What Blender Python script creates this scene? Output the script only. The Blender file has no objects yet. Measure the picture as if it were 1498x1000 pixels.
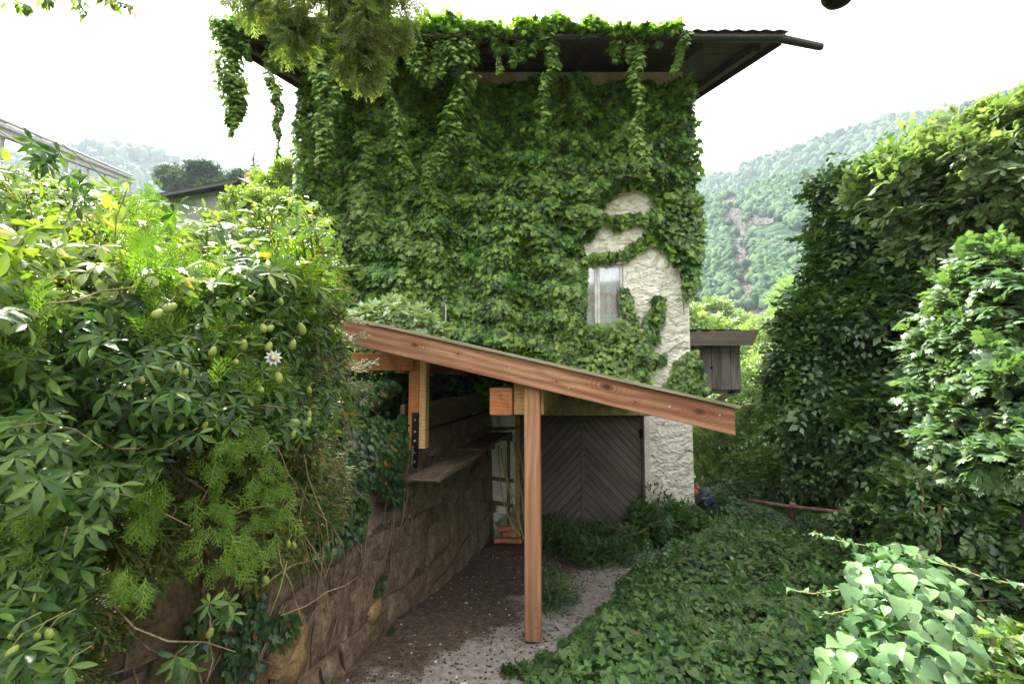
import bpy, math, random
import numpy as np
from mathutils import Vector
random.seed(7)
rng = np.random.default_rng(7)
S = bpy.context.scene
COL = S.collection
R = math.radians
# ------------------------------------------------------------------ camera, sky, sun, exposure
F = 700.0; CX, CY = 749.0, 500.0; TH = math.atan(52/700)
CAM = np.array([0.0, 0.0, 2.45])
cd = bpy.data.cameras.new('camera'); cam = bpy.data.objects.new('camera', cd); COL.objects.link(cam)
cd.sensor_width = 36; cd.lens = F/1498*36; cd.clip_start = .05; cd.clip_end = 9000
cam.location = CAM; cam.rotation_euler = (R(90)+TH, 0, 0); S.camera = cam
SUN = np.array([-.52, .62, 1.045]); SUN = SUN/np.linalg.norm(SUN)
w = bpy.data.worlds.new('World'); S.world = w; w.use_nodes = True
nt = w.node_tree; nt.nodes.clear()
sky = nt.nodes.new('ShaderNodeTexSky'); sky.sky_type = 'NISHITA'; sky.sun_disc = False
sky.sun_elevation = math.asin(SUN[2]); sky.sun_rotation = math.atan2(SUN[0], SUN[1]); sky.dust_density = 3.0; sky.air_density = 1.0
mx = nt.nodes.new('ShaderNodeMix'); mx.data_type = 'RGBA'; mx.inputs[0].default_value = .82
nt.links.new(sky.outputs[0], mx.inputs[6]); mx.inputs[7].default_value = (10.2, 9.7, 9.1, 1)
bg = nt.nodes.new('ShaderNodeBackground'); bg.inputs[1].default_value = .065
wo = nt.nodes.new('ShaderNodeOutputWorld')
nt.links.new(mx.outputs[2], bg.inputs[0]); nt.links.new(bg.outputs[0], wo.inputs[0])
sl = bpy.data.lights.new('sun', 'SUN'); sl.energy = 3.5; sl.angle = R(.55); sl.color = (1, .955, .86)
so = bpy.data.objects.new('sun', sl); COL.objects.link(so)
so.rotation_euler = Vector(SUN).to_track_quat('Z', 'Y').to_euler(); so.location = (0, 0, 30)
S.view_settings.view_transform = 'Standard'; S.view_settings.look = 'None'
S.view_settings.gamma = 1; S.view_settings.use_curve_mapping = False
S.view_settings.exposure = 2.95
try:
    S.cycles.max_bounces = 8; S.cycles.transmission_bounces = 6; S.cycles.volume_bounces = 0; S.cycles.transparent_max_bounces = 8
except Exception: pass

# ------------------------------------------------------------------ helpers
FW = np.array([0, math.cos(TH), math.sin(TH)]); UP = np.array([0, -math.sin(TH), math.cos(TH)]); RT = np.array([1., 0, 0])
def P(px, py, Y):
    """world point at depth Y seen at pixel (px,py) of the 1498x1000 photograph"""
    px = np.asarray(px, float); py = np.asarray(py, float); Y = np.asarray(Y, float)
    px, py, Y = np.broadcast_arrays(px, py, Y)
    d = FW + ((px-CX)/F)[..., None]*RT + ((CY-py)/F)[..., None]*UP
    return CAM + d*(Y/d[..., 1])[..., None]
def nrm(v):
    v = np.asarray(v, float); return v/np.maximum(np.linalg.norm(v, axis=-1, keepdims=True), 1e-9)
def sn(p, sc=1.0, seed=0):
    """smooth pseudo-noise 0..1"""
    p = np.atleast_2d(np.asarray(p, float))*sc
    r = np.random.default_rng(seed+100); out = np.zeros(len(p)); a = 1; t = 0
    for o in range(4):
        for k in range(3):
            kv = r.normal(size=p.shape[1])*(1.9**o); out += a*np.sin(p@kv + r.uniform(0, 6.28)); t += a*.7
        a *= .6
    return np.clip(.5+out/(t)*.6, 0, 1)
WL = {}
def wl(o): return WL.get(o.name, np.zeros(3)) if o else np.zeros(3)
def tag(o, label=None, cat=None, group=None, kind=None):
    if label: o['label'] = label
    if cat: o['category'] = cat
    if group: o['group'] = group
    if kind: o['kind'] = kind
    return o
def thing(name, label, cat, loc=(0, 0, 0), group=None):
    o = bpy.data.objects.new(name, None); COL.objects.link(o); o.location = [float(c) for c in loc]; o.empty_display_size = .2
    WL[o.name] = np.array(loc, float); return tag(o, label, cat, group)
def link(name, me, org, parent=None, mat=None):
    o = bpy.data.objects.new(name, me); COL.objects.link(o); WL[o.name] = np.array(org, float)
    if parent: o.parent = parent; o.location = [float(c) for c in (np.array(org)-wl(parent))]
    else: o.location = [float(c) for c in org]
    if mat and not me.materials: me.materials.append(mat)
    return o
def mesh_np(name, V, T, mat, parent=None, smooth=False, origin=None):
    """triangles only"""
    V = np.asarray(V, float); T = np.asarray(T, np.int32)
    org = V.mean(0) if origin is None else np.asarray(origin, float)
    if origin is None and len(V): org = np.array([V[:, 0].mean(), V[:, 1].mean(), V[:, 2].min()])
    me = bpy.data.meshes.new(name); me.vertices.add(len(V)); me.vertices.foreach_set('co', (V-org).astype(np.float32).ravel())
    me.loops.add(T.size); me.loops.foreach_set('vertex_index', T.ravel())
    me.polygons.add(len(T)); me.polygons.foreach_set('loop_start', np.arange(len(T), dtype=np.int32)*T.shape[1])
    me.polygons.foreach_set('loop_total', np.full(len(T), T.shape[1], np.int32))
    if smooth: me.polygons.foreach_set('use_smooth', np.ones(len(T), bool))
    me.update(calc_edges=True)
    return link(name, me, org, parent, mat)
class MB:
    def __init__(s): s.v = []; s.f = []
    def poly(s, pts, faces):
        n = len(s.v); s.v += [tuple(float(c) for c in p) for p in pts]; s.f += [tuple(i+n for i in f) for f in faces]; return s
    def hexa(s, a):      # 8 corners: bottom 4 ccw, top 4 ccw
        return s.poly(a, [(3, 2, 1, 0), (4, 5, 6, 7), (0, 1, 5, 4), (1, 2, 6, 5), (2, 3, 7, 6), (3, 0, 4, 7)])
    def box(s, x0, x1, y0, y1, z0, z1):
        return s.hexa([(x0, y0, z0), (x1, y0, z0), (x1, y1, z0), (x0, y1, z0), (x0, y0, z1), (x1, y0, z1), (x1, y1, z1), (x0, y1, z1)])
    def beam(s, a, b, wd, ht, up=(0, 0, 1), cen=True):
        """box from a to b, width wd sideways, height ht along up (a,b at the centre)"""
        a = np.array(a, float); b = np.array(b, float); d = nrm(b-a); x = nrm(np.cross(d, up)); u = np.cross(x, d)
        q = []
        for p in (a, b):
            for sx, su in ((-1, -1), (1, -1), (1, 1), (-1, 1)): q.append(p+x*sx*wd/2+u*su*ht/2)
        return s.poly(q, [(0, 1, 2, 3), (7, 6, 5, 4), (0, 4, 5, 1), (1, 5, 6, 2), (2, 6, 7, 3), (3, 7, 4, 0)])
    def tube(s, pts, rad, n=6, cap=True):
        pts = [np.array(p, float) for p in pts]; m = len(pts)
        rr = rad if hasattr(rad, '__len__') else [rad]*m
        ref = np.array([.3, .2, .93]); b0 = len(s.v)
        for i, p in enumerate(pts):
            d = nrm(pts[min(i+1, m-1)]-pts[max(i-1, 0)]); x = np.cross(d, ref)
            if np.linalg.norm(x) < .1: x = np.cross(d, (1, 0, 0))
            x = nrm(x); y = np.cross(d, x)
            for k in range(n):
                a = 2*math.pi*k/n; s.v.append(tuple(p+(x*math.cos(a)+y*math.sin(a))*rr[i]))
        for i in range(m-1):
            for k in range(n):
                a = b0+i*n+k; b = b0+i*n+(k+1) % n; s.f.append((a, b, b+n, a+n))
        if cap: s.f.append(tuple(b0+k for k in range(n))[::-1]); s.f.append(tuple(b0+(m-1)*n+k for k in range(n)))
        return s
    def build(s, name, mat, parent=None, smooth=False, bevel=0, bseg=1):
        V = np.array(s.v); org = np.array([V[:, 0].mean(), V[:, 1].mean(), V[:, 2].min()])
        me = bpy.data.meshes.new(name); me.from_pydata([tuple(c) for c in (V-org)], [], s.f); me.update()
        if smooth: me.polygons.foreach_set('use_smooth', [True]*len(me.polygons))
        o = link(name, me, org, parent, mat)
        if bevel:
            md = o.modifiers.new('bevel', 'BEVEL'); md.width = bevel; md.segments = bseg; md.limit_method = 'ANGLE'
        return o
# ------------------------------------------------------------------ materials
def new_mat(name):
    m = bpy.data.materials.new(name); m.use_nodes = True; t = m.node_tree; b = t.nodes['Principled BSDF']; return m, t, b
def N(t, k, **kw):
    n = t.nodes.new(k)
    for a, v in kw.items(): setattr(n, a, v)
    return n
def ramp(t, stops, fac):
    r = N(t, 'ShaderNodeValToRGB'); e = r.color_ramp.elements
    while len(e) < len(stops): e.new(.5)
    for i, (p, c) in enumerate(stops): e[i].position = p; e[i].color = (*c, 1)
    t.links.new(fac, r.inputs[0]); return r.outputs[0]
def mapping(t, scale=(1, 1, 1), rot=(0, 0, 0), coord='Object', rnd=True):
    tc = N(t, 'ShaderNodeTexCoord'); mp = N(t, 'ShaderNodeMapping'); mp.inputs['Scale'].default_value = scale; mp.inputs['Rotation'].default_value = rot
    t.links.new(tc.outputs[coord], mp.inputs[0])
    if rnd:
        oi = N(t, 'ShaderNodeObjectInfo'); ml = N(t, 'ShaderNodeVectorMath', operation='SCALE'); cb = N(t, 'ShaderNodeCombineXYZ')
        for i in range(3): t.links.new(oi.outputs['Random'], cb.inputs[i])
        t.links.new(cb.outputs[0], ml.inputs[0]); ml.inputs['Scale'].default_value = 37.0
        t.links.new(ml.outputs[0], mp.inputs['Location'])
    return mp.outputs[0]
def noise(t, vec, scale, detail=5, rough=.6, dist=0):
    n = N(t, 'ShaderNodeTexNoise'); n.inputs['Scale'].default_value = scale; n.inputs['Detail'].default_value = detail
    n.inputs['Roughness'].default_value = rough; n.inputs['Distortion'].default_value = dist; t.links.new(vec, n.inputs['Vector']); return n.outputs['Fac']
def mixc(t, a, b, fac, mode='MIX'):
    m = N(t, 'ShaderNodeMix', data_type='RGBA', blend_type=mode)
    for s_, v in ((0, fac), (6, a), (7, b)):
        if isinstance(v, (int, float)): m.inputs[s_].default_value = v
        elif isinstance(v, tuple): m.inputs[s_].default_value = (*v, 1)
        else: t.links.new(v, m.inputs[s_])
    return m.outputs[2]
def math_(t, op, a, b=0.0, clamp=False):
    m = N(t, 'ShaderNodeMath', operation=op); m.use_clamp = clamp
    for i, v in enumerate((a, b)):
        if isinstance(v, (int, float)): m.inputs[i].default_value = v
        else: t.links.new(v, m.inputs[i])
    return m.outputs[0]
def bump(t, b, h, strength, dist):
    bp = N(t, 'ShaderNodeBump'); bp.inputs['Strength'].default_value = strength; bp.inputs['Distance'].default_value = dist
    t.links.new(h, bp.inputs['Height']); t.links.new(bp.outputs[0], b.inputs['Normal'])
def m_rough(name, stops, scale=3, rough=.85, bs=12, bd=.01, stretch=(1, 1, 1), spec=.3, metal=0, dist=0, bstr=.8, rot=(0, 0, 0)):
    m, t, b = new_mat(name); v = mapping(t, stretch, rot); c = ramp(t, stops, noise(t, v, scale, 8, .65, dist)); c = mixc(t, c, ramp(t, [(.3, (.5, .48, .46)), (.5, (1, 1, 1)), (.7, (1.35, 1.32, 1.28))], noise(t, v, scale*8, 6, .7)), 1.0, 'MULTIPLY'); t.links.new(c, b.inputs['Base Color'])
    b.inputs['Roughness'].default_value = rough; b.inputs['Specular IOR Level'].default_value = spec; b.inputs['Metallic'].default_value = metal
    bump(t, b, noise(t, v, bs, 8, .7), bstr, bd); return m
def m_wood(name, c0, c1, c2, axis='X', scale=1.0, rough=.75, knots=False, grey=None):
    """timber with grain along an object axis, darker late wood, knots"""
    m, t, b = new_mat(name)
    st = {'X': (.9, 14, 14), 'Y': (14, .9, 14), 'Z': (14, 14, .9)}[axis]
    v = mapping(t, tuple(s*scale for s in st)); vb = mapping(t, tuple(s*scale for s in {'X': (.35, 1.6, 1.6), 'Y': (1.6, .35, 1.6), 'Z': (1.6, 1.6, .35)}[axis]))
    g = noise(t, v, 1.3, 8, .65, 1.2); big = noise(t, vb, 2.2, 4, .5, .5)
    wv = N(t, 'ShaderNodeTexWave', wave_type='BANDS', bands_direction={'X': 'Z', 'Y': 'Z', 'Z': 'X'}[axis]); wv.inputs['Scale'].default_value = 5.5*scale
    wv.inputs['Distortion'].default_value = 9; wv.inputs['Detail'].default_value = 3; wv.inputs['Detail Scale'].default_value = .45
    vw = mapping(t, tuple(s*scale for s in {'X': (.5, 1.6, 1.6), 'Y': (1.6, .5, 1.6), 'Z': (1.6, 1.6, .5)}[axis])); t.links.new(vw, wv.inputs['Vector'])
    h = math_(t, 'ADD', math_(t, 'MULTIPLY', g, .8), math_(t, 'MULTIPLY', wv.outputs['Fac'], .20))
    c = ramp(t, [(.25, c0), (.5, c1), (.78, c2)], h)
    c = mixc(t, c, tuple(x*.55 for x in c0), ramp(t, [(.55, (0, 0, 0)), (.75, (.75, .75, .75))], big))
    if knots:
        vo = N(t, 'ShaderNodeTexVoronoi'); vo.inputs['Scale'].default_value = 1.0
        vk = mapping(t, {'X': (1.5, .3, 3.4), 'Y': (3.4, 1.5, .3), 'Z': (3.4, .3, 1.5)}[axis]); t.links.new(vk, vo.inputs['Vector'])
        rg = N(t, 'ShaderNodeMath', operation='SINE'); t.links.new(math_(t, 'MULTIPLY', math_(t, 'ADD', vo.outputs['Distance'], math_(t, 'MULTIPLY', g, .05)), 110), rg.inputs[0])
        near = ramp(t, [(.12, (1, 1, 1)), (.34, (0, 0, 0))], vo.outputs['Distance'])
        c = mixc(t, c, tuple(x*.5 for x in c0), math_(t, 'MULTIPLY', near, math_(t, 'MULTIPLY', rg.outputs[0], .55, True), True))
        c = mixc(t, c, tuple(x*.25 for x in c0), ramp(t, [(.055, (.85, .85, .85)), (.10, (0, 0, 0))], vo.outputs['Distance']))
    if grey:
        c = mixc(t, c, grey, ramp(t, [(.42, (.0, .0, .0)), (.68, (.8, .8, .8))], noise(t, vb, 1.1, 6, .6)))
    t.links.new(c, b.inputs['Base Color']); b.inputs['Roughness'].default_value = rough; b.inputs['Specular IOR Level'].default_value = .25
    bump(t, b, h, .6, .004); return m
def m_leaf(name, dark, mid, light, trans=.32, rough=.42, spec=.4, patch=.8, old=None, oldp=.03):
    m, t, b = new_mat(name)
    g = N(t, 'ShaderNodeNewGeometry'); oi = N(t, 'ShaderNodeObjectInfo')
    rnd = math_(t, 'FRACT', math_(t, 'ADD', g.outputs['Random Per Island'], oi.outputs['Random']))
    pn = N(t, 'ShaderNodeTexNoise'); pn.inputs['Scale'].default_value = patch; pn.inputs['Detail'].default_value = 3; t.links.new(g.outputs['Position'], pn.inputs['Vector'])
    f = math_(t, 'ADD', math_(t, 'MULTIPLY', rnd, .62), math_(t, 'MULTIPLY', pn.outputs['Fac'], .46))
    c = ramp(t, [(.25, dark), (.52, mid), (.82, light)], f)
    if old:
        r2 = math_(t, 'FRACT', math_(t, 'MULTIPLY', rnd, 13.7)); c = mixc(t, c, old, math_(t, 'LESS_THAN', r2, oldp))
    t.links.new(c, b.inputs['Base Color']); b.inputs['Roughness'].default_value = rough; b.inputs['Specular IOR Level'].default_value = spec
    tr = N(t, 'ShaderNodeBsdfTranslucent'); tc = mixc(t, c, (1.9, 2.1, .7), 1.0, 'MULTIPLY'); t.links.new(tc, tr.inputs[0])
    ms = N(t, 'ShaderNodeMixShader'); ms.inputs[0].default_value = trans
    t.links.new(b.outputs[0], ms.inputs[1]); t.links.new(tr.outputs[0], ms.inputs[2]); t.links.new(ms.outputs[0], t.nodes['Material Output'].inputs[0])
    return m
def m_plain(name, c, rough=.6, metal=0, spec=.4):
    return m_rough(name, [(.3, tuple(x*.75 for x in c)), (.7, c)], 6, rough, 40, .001, metal=metal, spec=spec)

M = {}
M['fir'] = m_wood('fir_timber', (.17, .055, .02), (.36, .15, .065), (.50, .26, .13), 'X', .8, .7, True, grey=(.15, .055, .03))
def fir_front():
    m = m_wood('fir_fascia_timber', (.12, .048, .024), (.30, .145, .078), (.46, .29, .175), 'X', .7, .8, False, grey=(.14, .055, .03)); t = m.node_tree; b = t.nodes['Principled BSDF']
    src = b.inputs['Base Color'].links[0].from_socket; tc = N(t, 'ShaderNodeTexCoord'); sp = N(t, 'ShaderNodeSeparateXYZ'); t.links.new(tc.outputs['Object'], sp.inputs[0]); best = None
    nz = noise(t, tc.outputs['Object'], 9, 4, .6)
    for xk, zk, sx in ((-1.06, .02, .8), (-.62, .03, 2.2), (.36, -.01, 2.0), (.82, .045, .62), (1.10, -.03, 2.0), (1.66, .015, .6)):
        dx = math_(t, 'MULTIPLY', math_(t, 'SUBTRACT', sp.outputs[0], xk), .55*sx); dz = math_(t, 'MULTIPLY', math_(t, 'SUBTRACT', sp.outputs[2], zk), 1.0*sx)
        d = math_(t, 'SQRT', math_(t, 'ADD', math_(t, 'MULTIPLY', dx, dx), math_(t, 'MULTIPLY', dz, dz))); best = d if best is None else math_(t, 'MINIMUM', best, d)
    d = math_(t, 'ADD', best, math_(t, 'MULTIPLY', math_(t, 'SUBTRACT', nz, .5), .018))
    ring = math_(t, 'MULTIPLY', math_(t, 'ADD', math_(t, 'SINE', math_(t, 'MULTIPLY', d, 420)), 1.0), .5); near = ramp(t, [(.02, (1, 1, 1)), (.085, (0, 0, 0))], d)
    c = mixc(t, src, (.16, .055, .025), math_(t, 'MULTIPLY', near, math_(t, 'MULTIPLY', ring, .85))); c = mixc(t, c, (.055, .022, .014), ramp(t, [(.010, (.95, .95, .95)), (.019, (0, 0, 0))], d))
    t.links.new(c, b.inputs['Base Color']); return m
M['fir_front'] = fir_front()
M['fir_post'] = m_wood('fir_post_timber', (.20, .10, .055), (.31, .155, .08), (.42, .235, .13), 'Z', .7, .7, True)
M['fir_beam'] = m_wood('fir_beam_timber', (.32, .17, .07), (.45, .28, .12), (.52, .36, .18), 'Y', 1.0, .75)
M['orange_wood'] = m_wood('orange_end_grain', (.22, .075, .03), (.33, .125, .045), (.42, .18, .07), 'Y', 1.0)
M['mossy_board'] = m_wood('mossy_roof_board', (.13, .11, .07), (.24, .205, .14), (.36, .31, .22), 'X', 1.0, .9, grey=(.17, .16, .11))
M['grey_board'] = m_wood('weathered_grey_board', (.10, .088, .08), (.22, .195, .18), (.33, .30, .28), 'Z', 1.0, .85)
M['grey_beam'] = m_wood('weathered_grey_beam', (.06, .05, .04), (.16, .135, .11), (.24, .20, .17), 'X', 1.0, .85)
M['door_board'] = m_wood('brown_door_board', (.036, .028, .022), (.085, .068, .054), (.17, .145, .12), 'X', 1.4, .7, grey=(.13, .115, .10))
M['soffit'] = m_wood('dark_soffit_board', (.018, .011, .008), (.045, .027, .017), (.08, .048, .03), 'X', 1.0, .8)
M['old_plank'] = m_wood('old_plank', (.05, .034, .022), (.11, .078, .05), (.19, .14, .095), 'Y', 1.0, .85)
M['tile'] = m_rough('brown_roof_tile', [(.3, (.05, .032, .025)), (.5, (.10, .065, .05)), (.75, (.16, .13, .10))], 5, .85, 20, .004)
M['gutter'] = m_rough('dark_gutter_metal', [(.3, (.018, .016, .018)), (.7, (.04, .036, .036))], 4, .45, 20, .001, metal=.3)
M['steel'] = m_plain('black_steel', (.012, .012, .014), .4, .6)
M['galv'] = m_rough('galvanised_steel', [(.3, (.25, .26, .28)), (.7, (.38, .39, .41))], 3, .5, 30, .001, metal=.2)
M['rust'] = m_rough('rusty_pipe', [(.3, (.05, .025, .018)), (.5, (.11, .06, .045)), (.75, (.24, .17, .14))], 9, .8, 40, .002)
M['bark'] = m_rough('bark', [(.3, (.03, .022, .015)), (.7, (.10, .08, .055))], 6, .9, 14, .02, stretch=(1, 1, .25))
M['twig'] = m_rough('dry_twig', [(.3, (.07, .05, .03)), (.7, (.20, .15, .09))], 8, .9, 30, .002)
M['twig_green'] = m_rough('green_stem', [(.3, (.10, .11, .04)), (.7, (.22, .20, .09))], 8, .7, 30, .002)
M['tube'] = m_plain('yellow_flexible_tube', (.42, .33, .10), .5)
M['brick'] = m_rough('red_brick', [(.3, (.25, .09, .05)), (.7, (.42, .18, .11))], 7, .9, 30, .004)
M['white_block'] = m_rough('pale_block', [(.3, (.45, .40, .36)), (.7, (.62, .58, .52))], 5, .9, 30, .004)
M['ochre'] = m_rough('ochre_plaster', [(.3, (.12, .075, .035)), (.5, (.22, .14, .07)), (.75, (.32, .22, .12))], 7, .95, 18, .01)
M['stone'] = m_rough('brown_wall_stone', [(.25, (.04, .026, .017)), (.43, (.10, .068, .044)), (.6, (.165, .12, .08)), (.76, (.32, .26, .19))], 3.0, .93, 9, .05)
M['mortar'] = m_rough('dark_mortar', [(.3, (.03, .022, .016)), (.7, (.10, .075, .055))], 6, .95, 16, .02)
M['curtain'] = None
# stucco: thick trowelled render, cream, with yellow damp stains
def stucco():
    m, t, b = new_mat('cream_trowelled_render'); v = mapping(t, rnd=False)
    g = N(t, 'ShaderNodeNewGeometry')
    v1 = N(t, 'ShaderNodeMapping'); v1.inputs['Scale'].default_value = (1, 1, 1.25); t.links.new(v, v1.inputs[0])
    dn = N(t, 'ShaderNodeTexNoise'); dn.inputs['Scale'].default_value = 3.5; dn.inputs['Detail'].default_value = 3; t.links.new(v1.outputs[0], dn.inputs['Vector'])
    dv = N(t, 'ShaderNodeVectorMath', operation='SCALE'); dv.inputs['Scale'].default_value = .55; t.links.new(dn.outputs['Color'], dv.inputs[0])
    av = N(t, 'ShaderNodeVectorMath', operation='ADD'); t.links.new(v1.outputs[0], av.inputs[0]); t.links.new(dv.outputs[0], av.inputs[1])
    vo = N(t, 'ShaderNodeTexVoronoi', feature='F1'); vo.inputs['Scale'].default_value = 4.2; t.links.new(av.outputs[0], vo.inputs['Vector'])
    sx = N(t, 'ShaderNodeSeparateXYZ'); t.links.new(vo.outputs['Position'], sx.inputs[0])
    sy = N(t, 'ShaderNodeSeparateXYZ'); t.links.new(av.outputs[0], sy.inputs[0])
    slope = math_(t, 'SUBTRACT', sy.outputs[2], math_(t, 'DIVIDE', sx.outputs[2], 1.0))
    h = math_(t, 'ADD', math_(t, 'MULTIPLY', slope, 2.2), math_(t, 'MULTIPLY', vo.outputs['Distance'], 1.1))
    h = math_(t, 'ADD', h, math_(t, 'MULTIPLY', noise(t, v, 22, 6, .7), .14))
    c = ramp(t, [(.3, (.58, .545, .48)), (.55, (.72, .685, .61)), (.8, (.78, .75, .68))], noise(t, v, 2.5, 6))
    sp = N(t, 'ShaderNodeSeparateXYZ'); t.links.new(g.outputs['Position'], sp.inputs[0])
    damp = ramp(t, [(.50, (0, 0, 0)), (.74, (.8, .8, .8))], math_(t, 'ADD', noise(t, v, 1.3, 5), math_(t, 'MULTIPLY', math_(t, 'SUBTRACT', sp.outputs[2], 5.4), .06)))
    c = mixc(t, c, (.36, .21, .08), damp)
    c = mixc(t, c, (.10, .11, .05), ramp(t, [(.4, (.8, .8, .8)), (.5, (0, 0, 0))], math_(t, 'ADD', math_(t, 'MULTIPLY', sp.outputs[2], .25), noise(t, v, 3, 5))))
    t.links.new(c, b.inputs['Base Color']); b.inputs['Roughness'].default_value = .95; b.inputs['Specular IOR Level'].default_value = .15
    bump(t, b, h, 1.0, .05); return m
M['stucco'] = stucco()
M['lintel'] = m_rough('mossy_lintel_render', [(.3, (.12, .12, .04)), (.5, (.26, .23, .10)), (.75, (.36, .32, .17))], 8, .95, 30, .01)
# leaves
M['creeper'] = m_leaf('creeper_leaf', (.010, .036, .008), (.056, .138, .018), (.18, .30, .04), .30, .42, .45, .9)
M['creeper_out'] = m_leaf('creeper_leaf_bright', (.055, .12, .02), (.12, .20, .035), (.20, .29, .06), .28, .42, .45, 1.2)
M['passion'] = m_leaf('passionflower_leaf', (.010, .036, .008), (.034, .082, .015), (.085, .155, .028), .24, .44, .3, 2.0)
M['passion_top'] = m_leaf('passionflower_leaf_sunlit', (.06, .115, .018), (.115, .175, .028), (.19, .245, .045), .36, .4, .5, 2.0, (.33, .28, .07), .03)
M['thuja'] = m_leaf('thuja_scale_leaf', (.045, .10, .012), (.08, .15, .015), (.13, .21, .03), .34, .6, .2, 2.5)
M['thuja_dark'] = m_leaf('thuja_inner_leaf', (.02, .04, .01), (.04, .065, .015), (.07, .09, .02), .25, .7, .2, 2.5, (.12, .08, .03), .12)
M['conifer'] = m_leaf('conifer_needle_leaf', (.065, .105, .035), (.11, .155, .055), (.17, .215, .09), .45, .6, .2, 3, (.16, .08, .04), .06)
M['ivy'] = m_leaf('ground_ivy_leaf', (.014, .044, .012), (.034, .082, .018), (.070, .142, .032), .24, .44, .3, 1.5, (.10, .085, .03), .003)
M['ivy_dark'] = m_leaf('wall_ivy_leaf', (.010, .032, .011), (.020, .055, .016), (.04, .085, .02), .22, .4, .45, 2, (.12, .07, .02), .04)
M['tree_dark'] = m_leaf('ivy_tree_leaf', (.016, .046, .012), (.045, .10, .026), (.095, .165, .05), .24, .35, .55, 1.0)
M['oak'] = m_leaf('olive_oak_leaf', (.075, .125, .05), (.125, .185, .085), (.20, .26, .14), .28, .42, .5, 1.3)
M['maple'] = m_leaf('grey_green_maple_leaf', (.050, .10, .045), (.085, .15, .065), (.13, .20, .09), .30, .42, .45, 1.2)
M['shrub'] = m_leaf('shrub_leaf', (.045, .09, .02), (.085, .155, .035), (.15, .23, .06), .38, .45, .35, .8)
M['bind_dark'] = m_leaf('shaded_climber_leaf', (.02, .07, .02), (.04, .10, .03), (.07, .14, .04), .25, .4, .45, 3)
M['sun_painted'] = m_leaf('pale_sun_painted_leaf', (.16, .24, .12), (.28, .36, .22), (.42, .48, .36), .3, .5, .4, 2)  # leaf colour lightened to paint sunlight on a shrub in house shade
M['shrub_pale'] = m_leaf('pale_shrub_leaf', (.09, .15, .05), (.14, .21, .08), (.20, .27, .12), .35, .45, .35, .8)
M['bind'] = m_leaf('broad_climber_leaf', (.045, .115, .04), (.08, .165, .055), (.13, .22, .085), .30, .36, .55, 3)
M['weed'] = m_leaf('nettle_leaf', (.02, .06, .016), (.035, .09, .025), (.07, .13, .035), .3, .5, .3, 2)
M['far_leaf'] = m_leaf('hill_forest_leaf', (.012, .036, .018), (.027, .062, .027), (.055, .098, .038), .10, .8, .1, .02)
M['far_dark'] = m_leaf('distant_conifer', (.02, .045, .02), (.03, .06, .03), (.05, .08, .035), .15, .7, .15, .1)
M['fruit'] = m_rough('green_passion_fruit', [(.3, (.12, .18, .03)), (.7, (.24, .28, .06))], 4, .5, 60, .0006)
M['flower'] = m_plain('white_flower_petal', (.5, .5, .46), .6)
M['flower_ring'] = m_plain('violet_flower_ring', (.30, .26, .42), .6)
M['flower_mid'] = m_plain('yellow_flower_centre', (.45, .40, .12), .6)

# ------------------------------------------------------------------ leaf templates (stem at origin, tip +Y, face +Z), all triangles
def T_leaf(secs, fold=.12, tip=(0, 1, -.1)):
    V = [(0, 0, 0)]; F_ = []
    for (y, hw, z) in secs: V += [(-hw, y, z+fold*hw), (0, y, z), (hw, y, z+fold*hw)]
    V.append(tip); n = len(secs)
    F_ += [(0, 2, 1), (0, 3, 2)]
    for i in range(n-1):
        a = 1+3*i; b = a+3; F_ += [(a, a+1, b+1), (a, b+1, b), (a+1, a+2, b+2), (a+1, b+2, b+1)]
    a = 1+3*(n-1); t_ = len(V)-1; F_ += [(a, a+1, t_), (a+1, a+2, t_)]
    return np.array(V, float), np.array(F_)
def T_fan(outline, c=(0, .3, .05), droop=-.12):
    V = [c]+[(x, y, droop*(abs(x)*1.2+max(0, y-.3)*.6)) for x, y in outline]; n = len(outline)
    return np.array(V, float), np.array([(0, 1+i, 1+(i+1) % n) for i in range(n)])[:, ::-1]
def mirror(h): return [(x, y) for x, y in h]+[(-x, y) for x, y in h[::-1] if abs(x) > 1e-6]
T_oval = T_leaf([(.3, .26, .02), (.65, .24, -.02)], .25)
T_oval4 = T_leaf([(.45, .3, .03)], .25)
T_heart = T_leaf([(-.06, .2, 0), (.12, .42, .02), (.45, .36, .01), (.75, .16, -.05)], .22, (0, 1.02, -.14))
T_lance = T_leaf([(.35, .13, .03), (.7, .11, -.02)], .35, (0, 1, -.14))
T_ivy = T_fan(mirror([(0, 1), (.17, .62), (.46, .66), (.33, .3), (.36, -.02), (.1, -.08)]), (0, .28, .05))
T_creep = T_fan(mirror([(0, 1), (.22, .55), (.52, .55), (.36, .12), (.12, -.04)]), (0, .3, .06))
T_oak = T_fan(mirror([(0, 1), (.17, .86), (.14, .7), (.33, .66), (.2, .48), (.3, .38), (.12, .2), (0, 0)][:-1]+[(.03, 0)]), (0, .5, .04))
T_maple = T_fan(mirror([(0, 1), (.13, .7), (.3, .78), (.28, .55), (.55, .55), (.36, .3), (.42, .08), (.1, 0)]), (0, .35, .05), -.18)
def xf(T, scale=1, rz=0, rx=0, ry=0, loc=(0, 0, 0)):
    V, F_ = T; V = V*scale
    c, s_ = math.cos(rx), math.sin(rx); V = V@np.array([[1, 0, 0], [0, c, s_], [0, -s_, c]])
    c, s_ = math.cos(ry), math.sin(ry); V = V@np.array([[c, 0, -s_], [0, 1, 0], [s_, 0, c]])
    c, s_ = math.cos(rz), math.sin(rz); V = V@np.array([[c, s_, 0], [-s_, c, 0], [0, 0, 1]])
    return V+np.array(loc), F_
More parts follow.
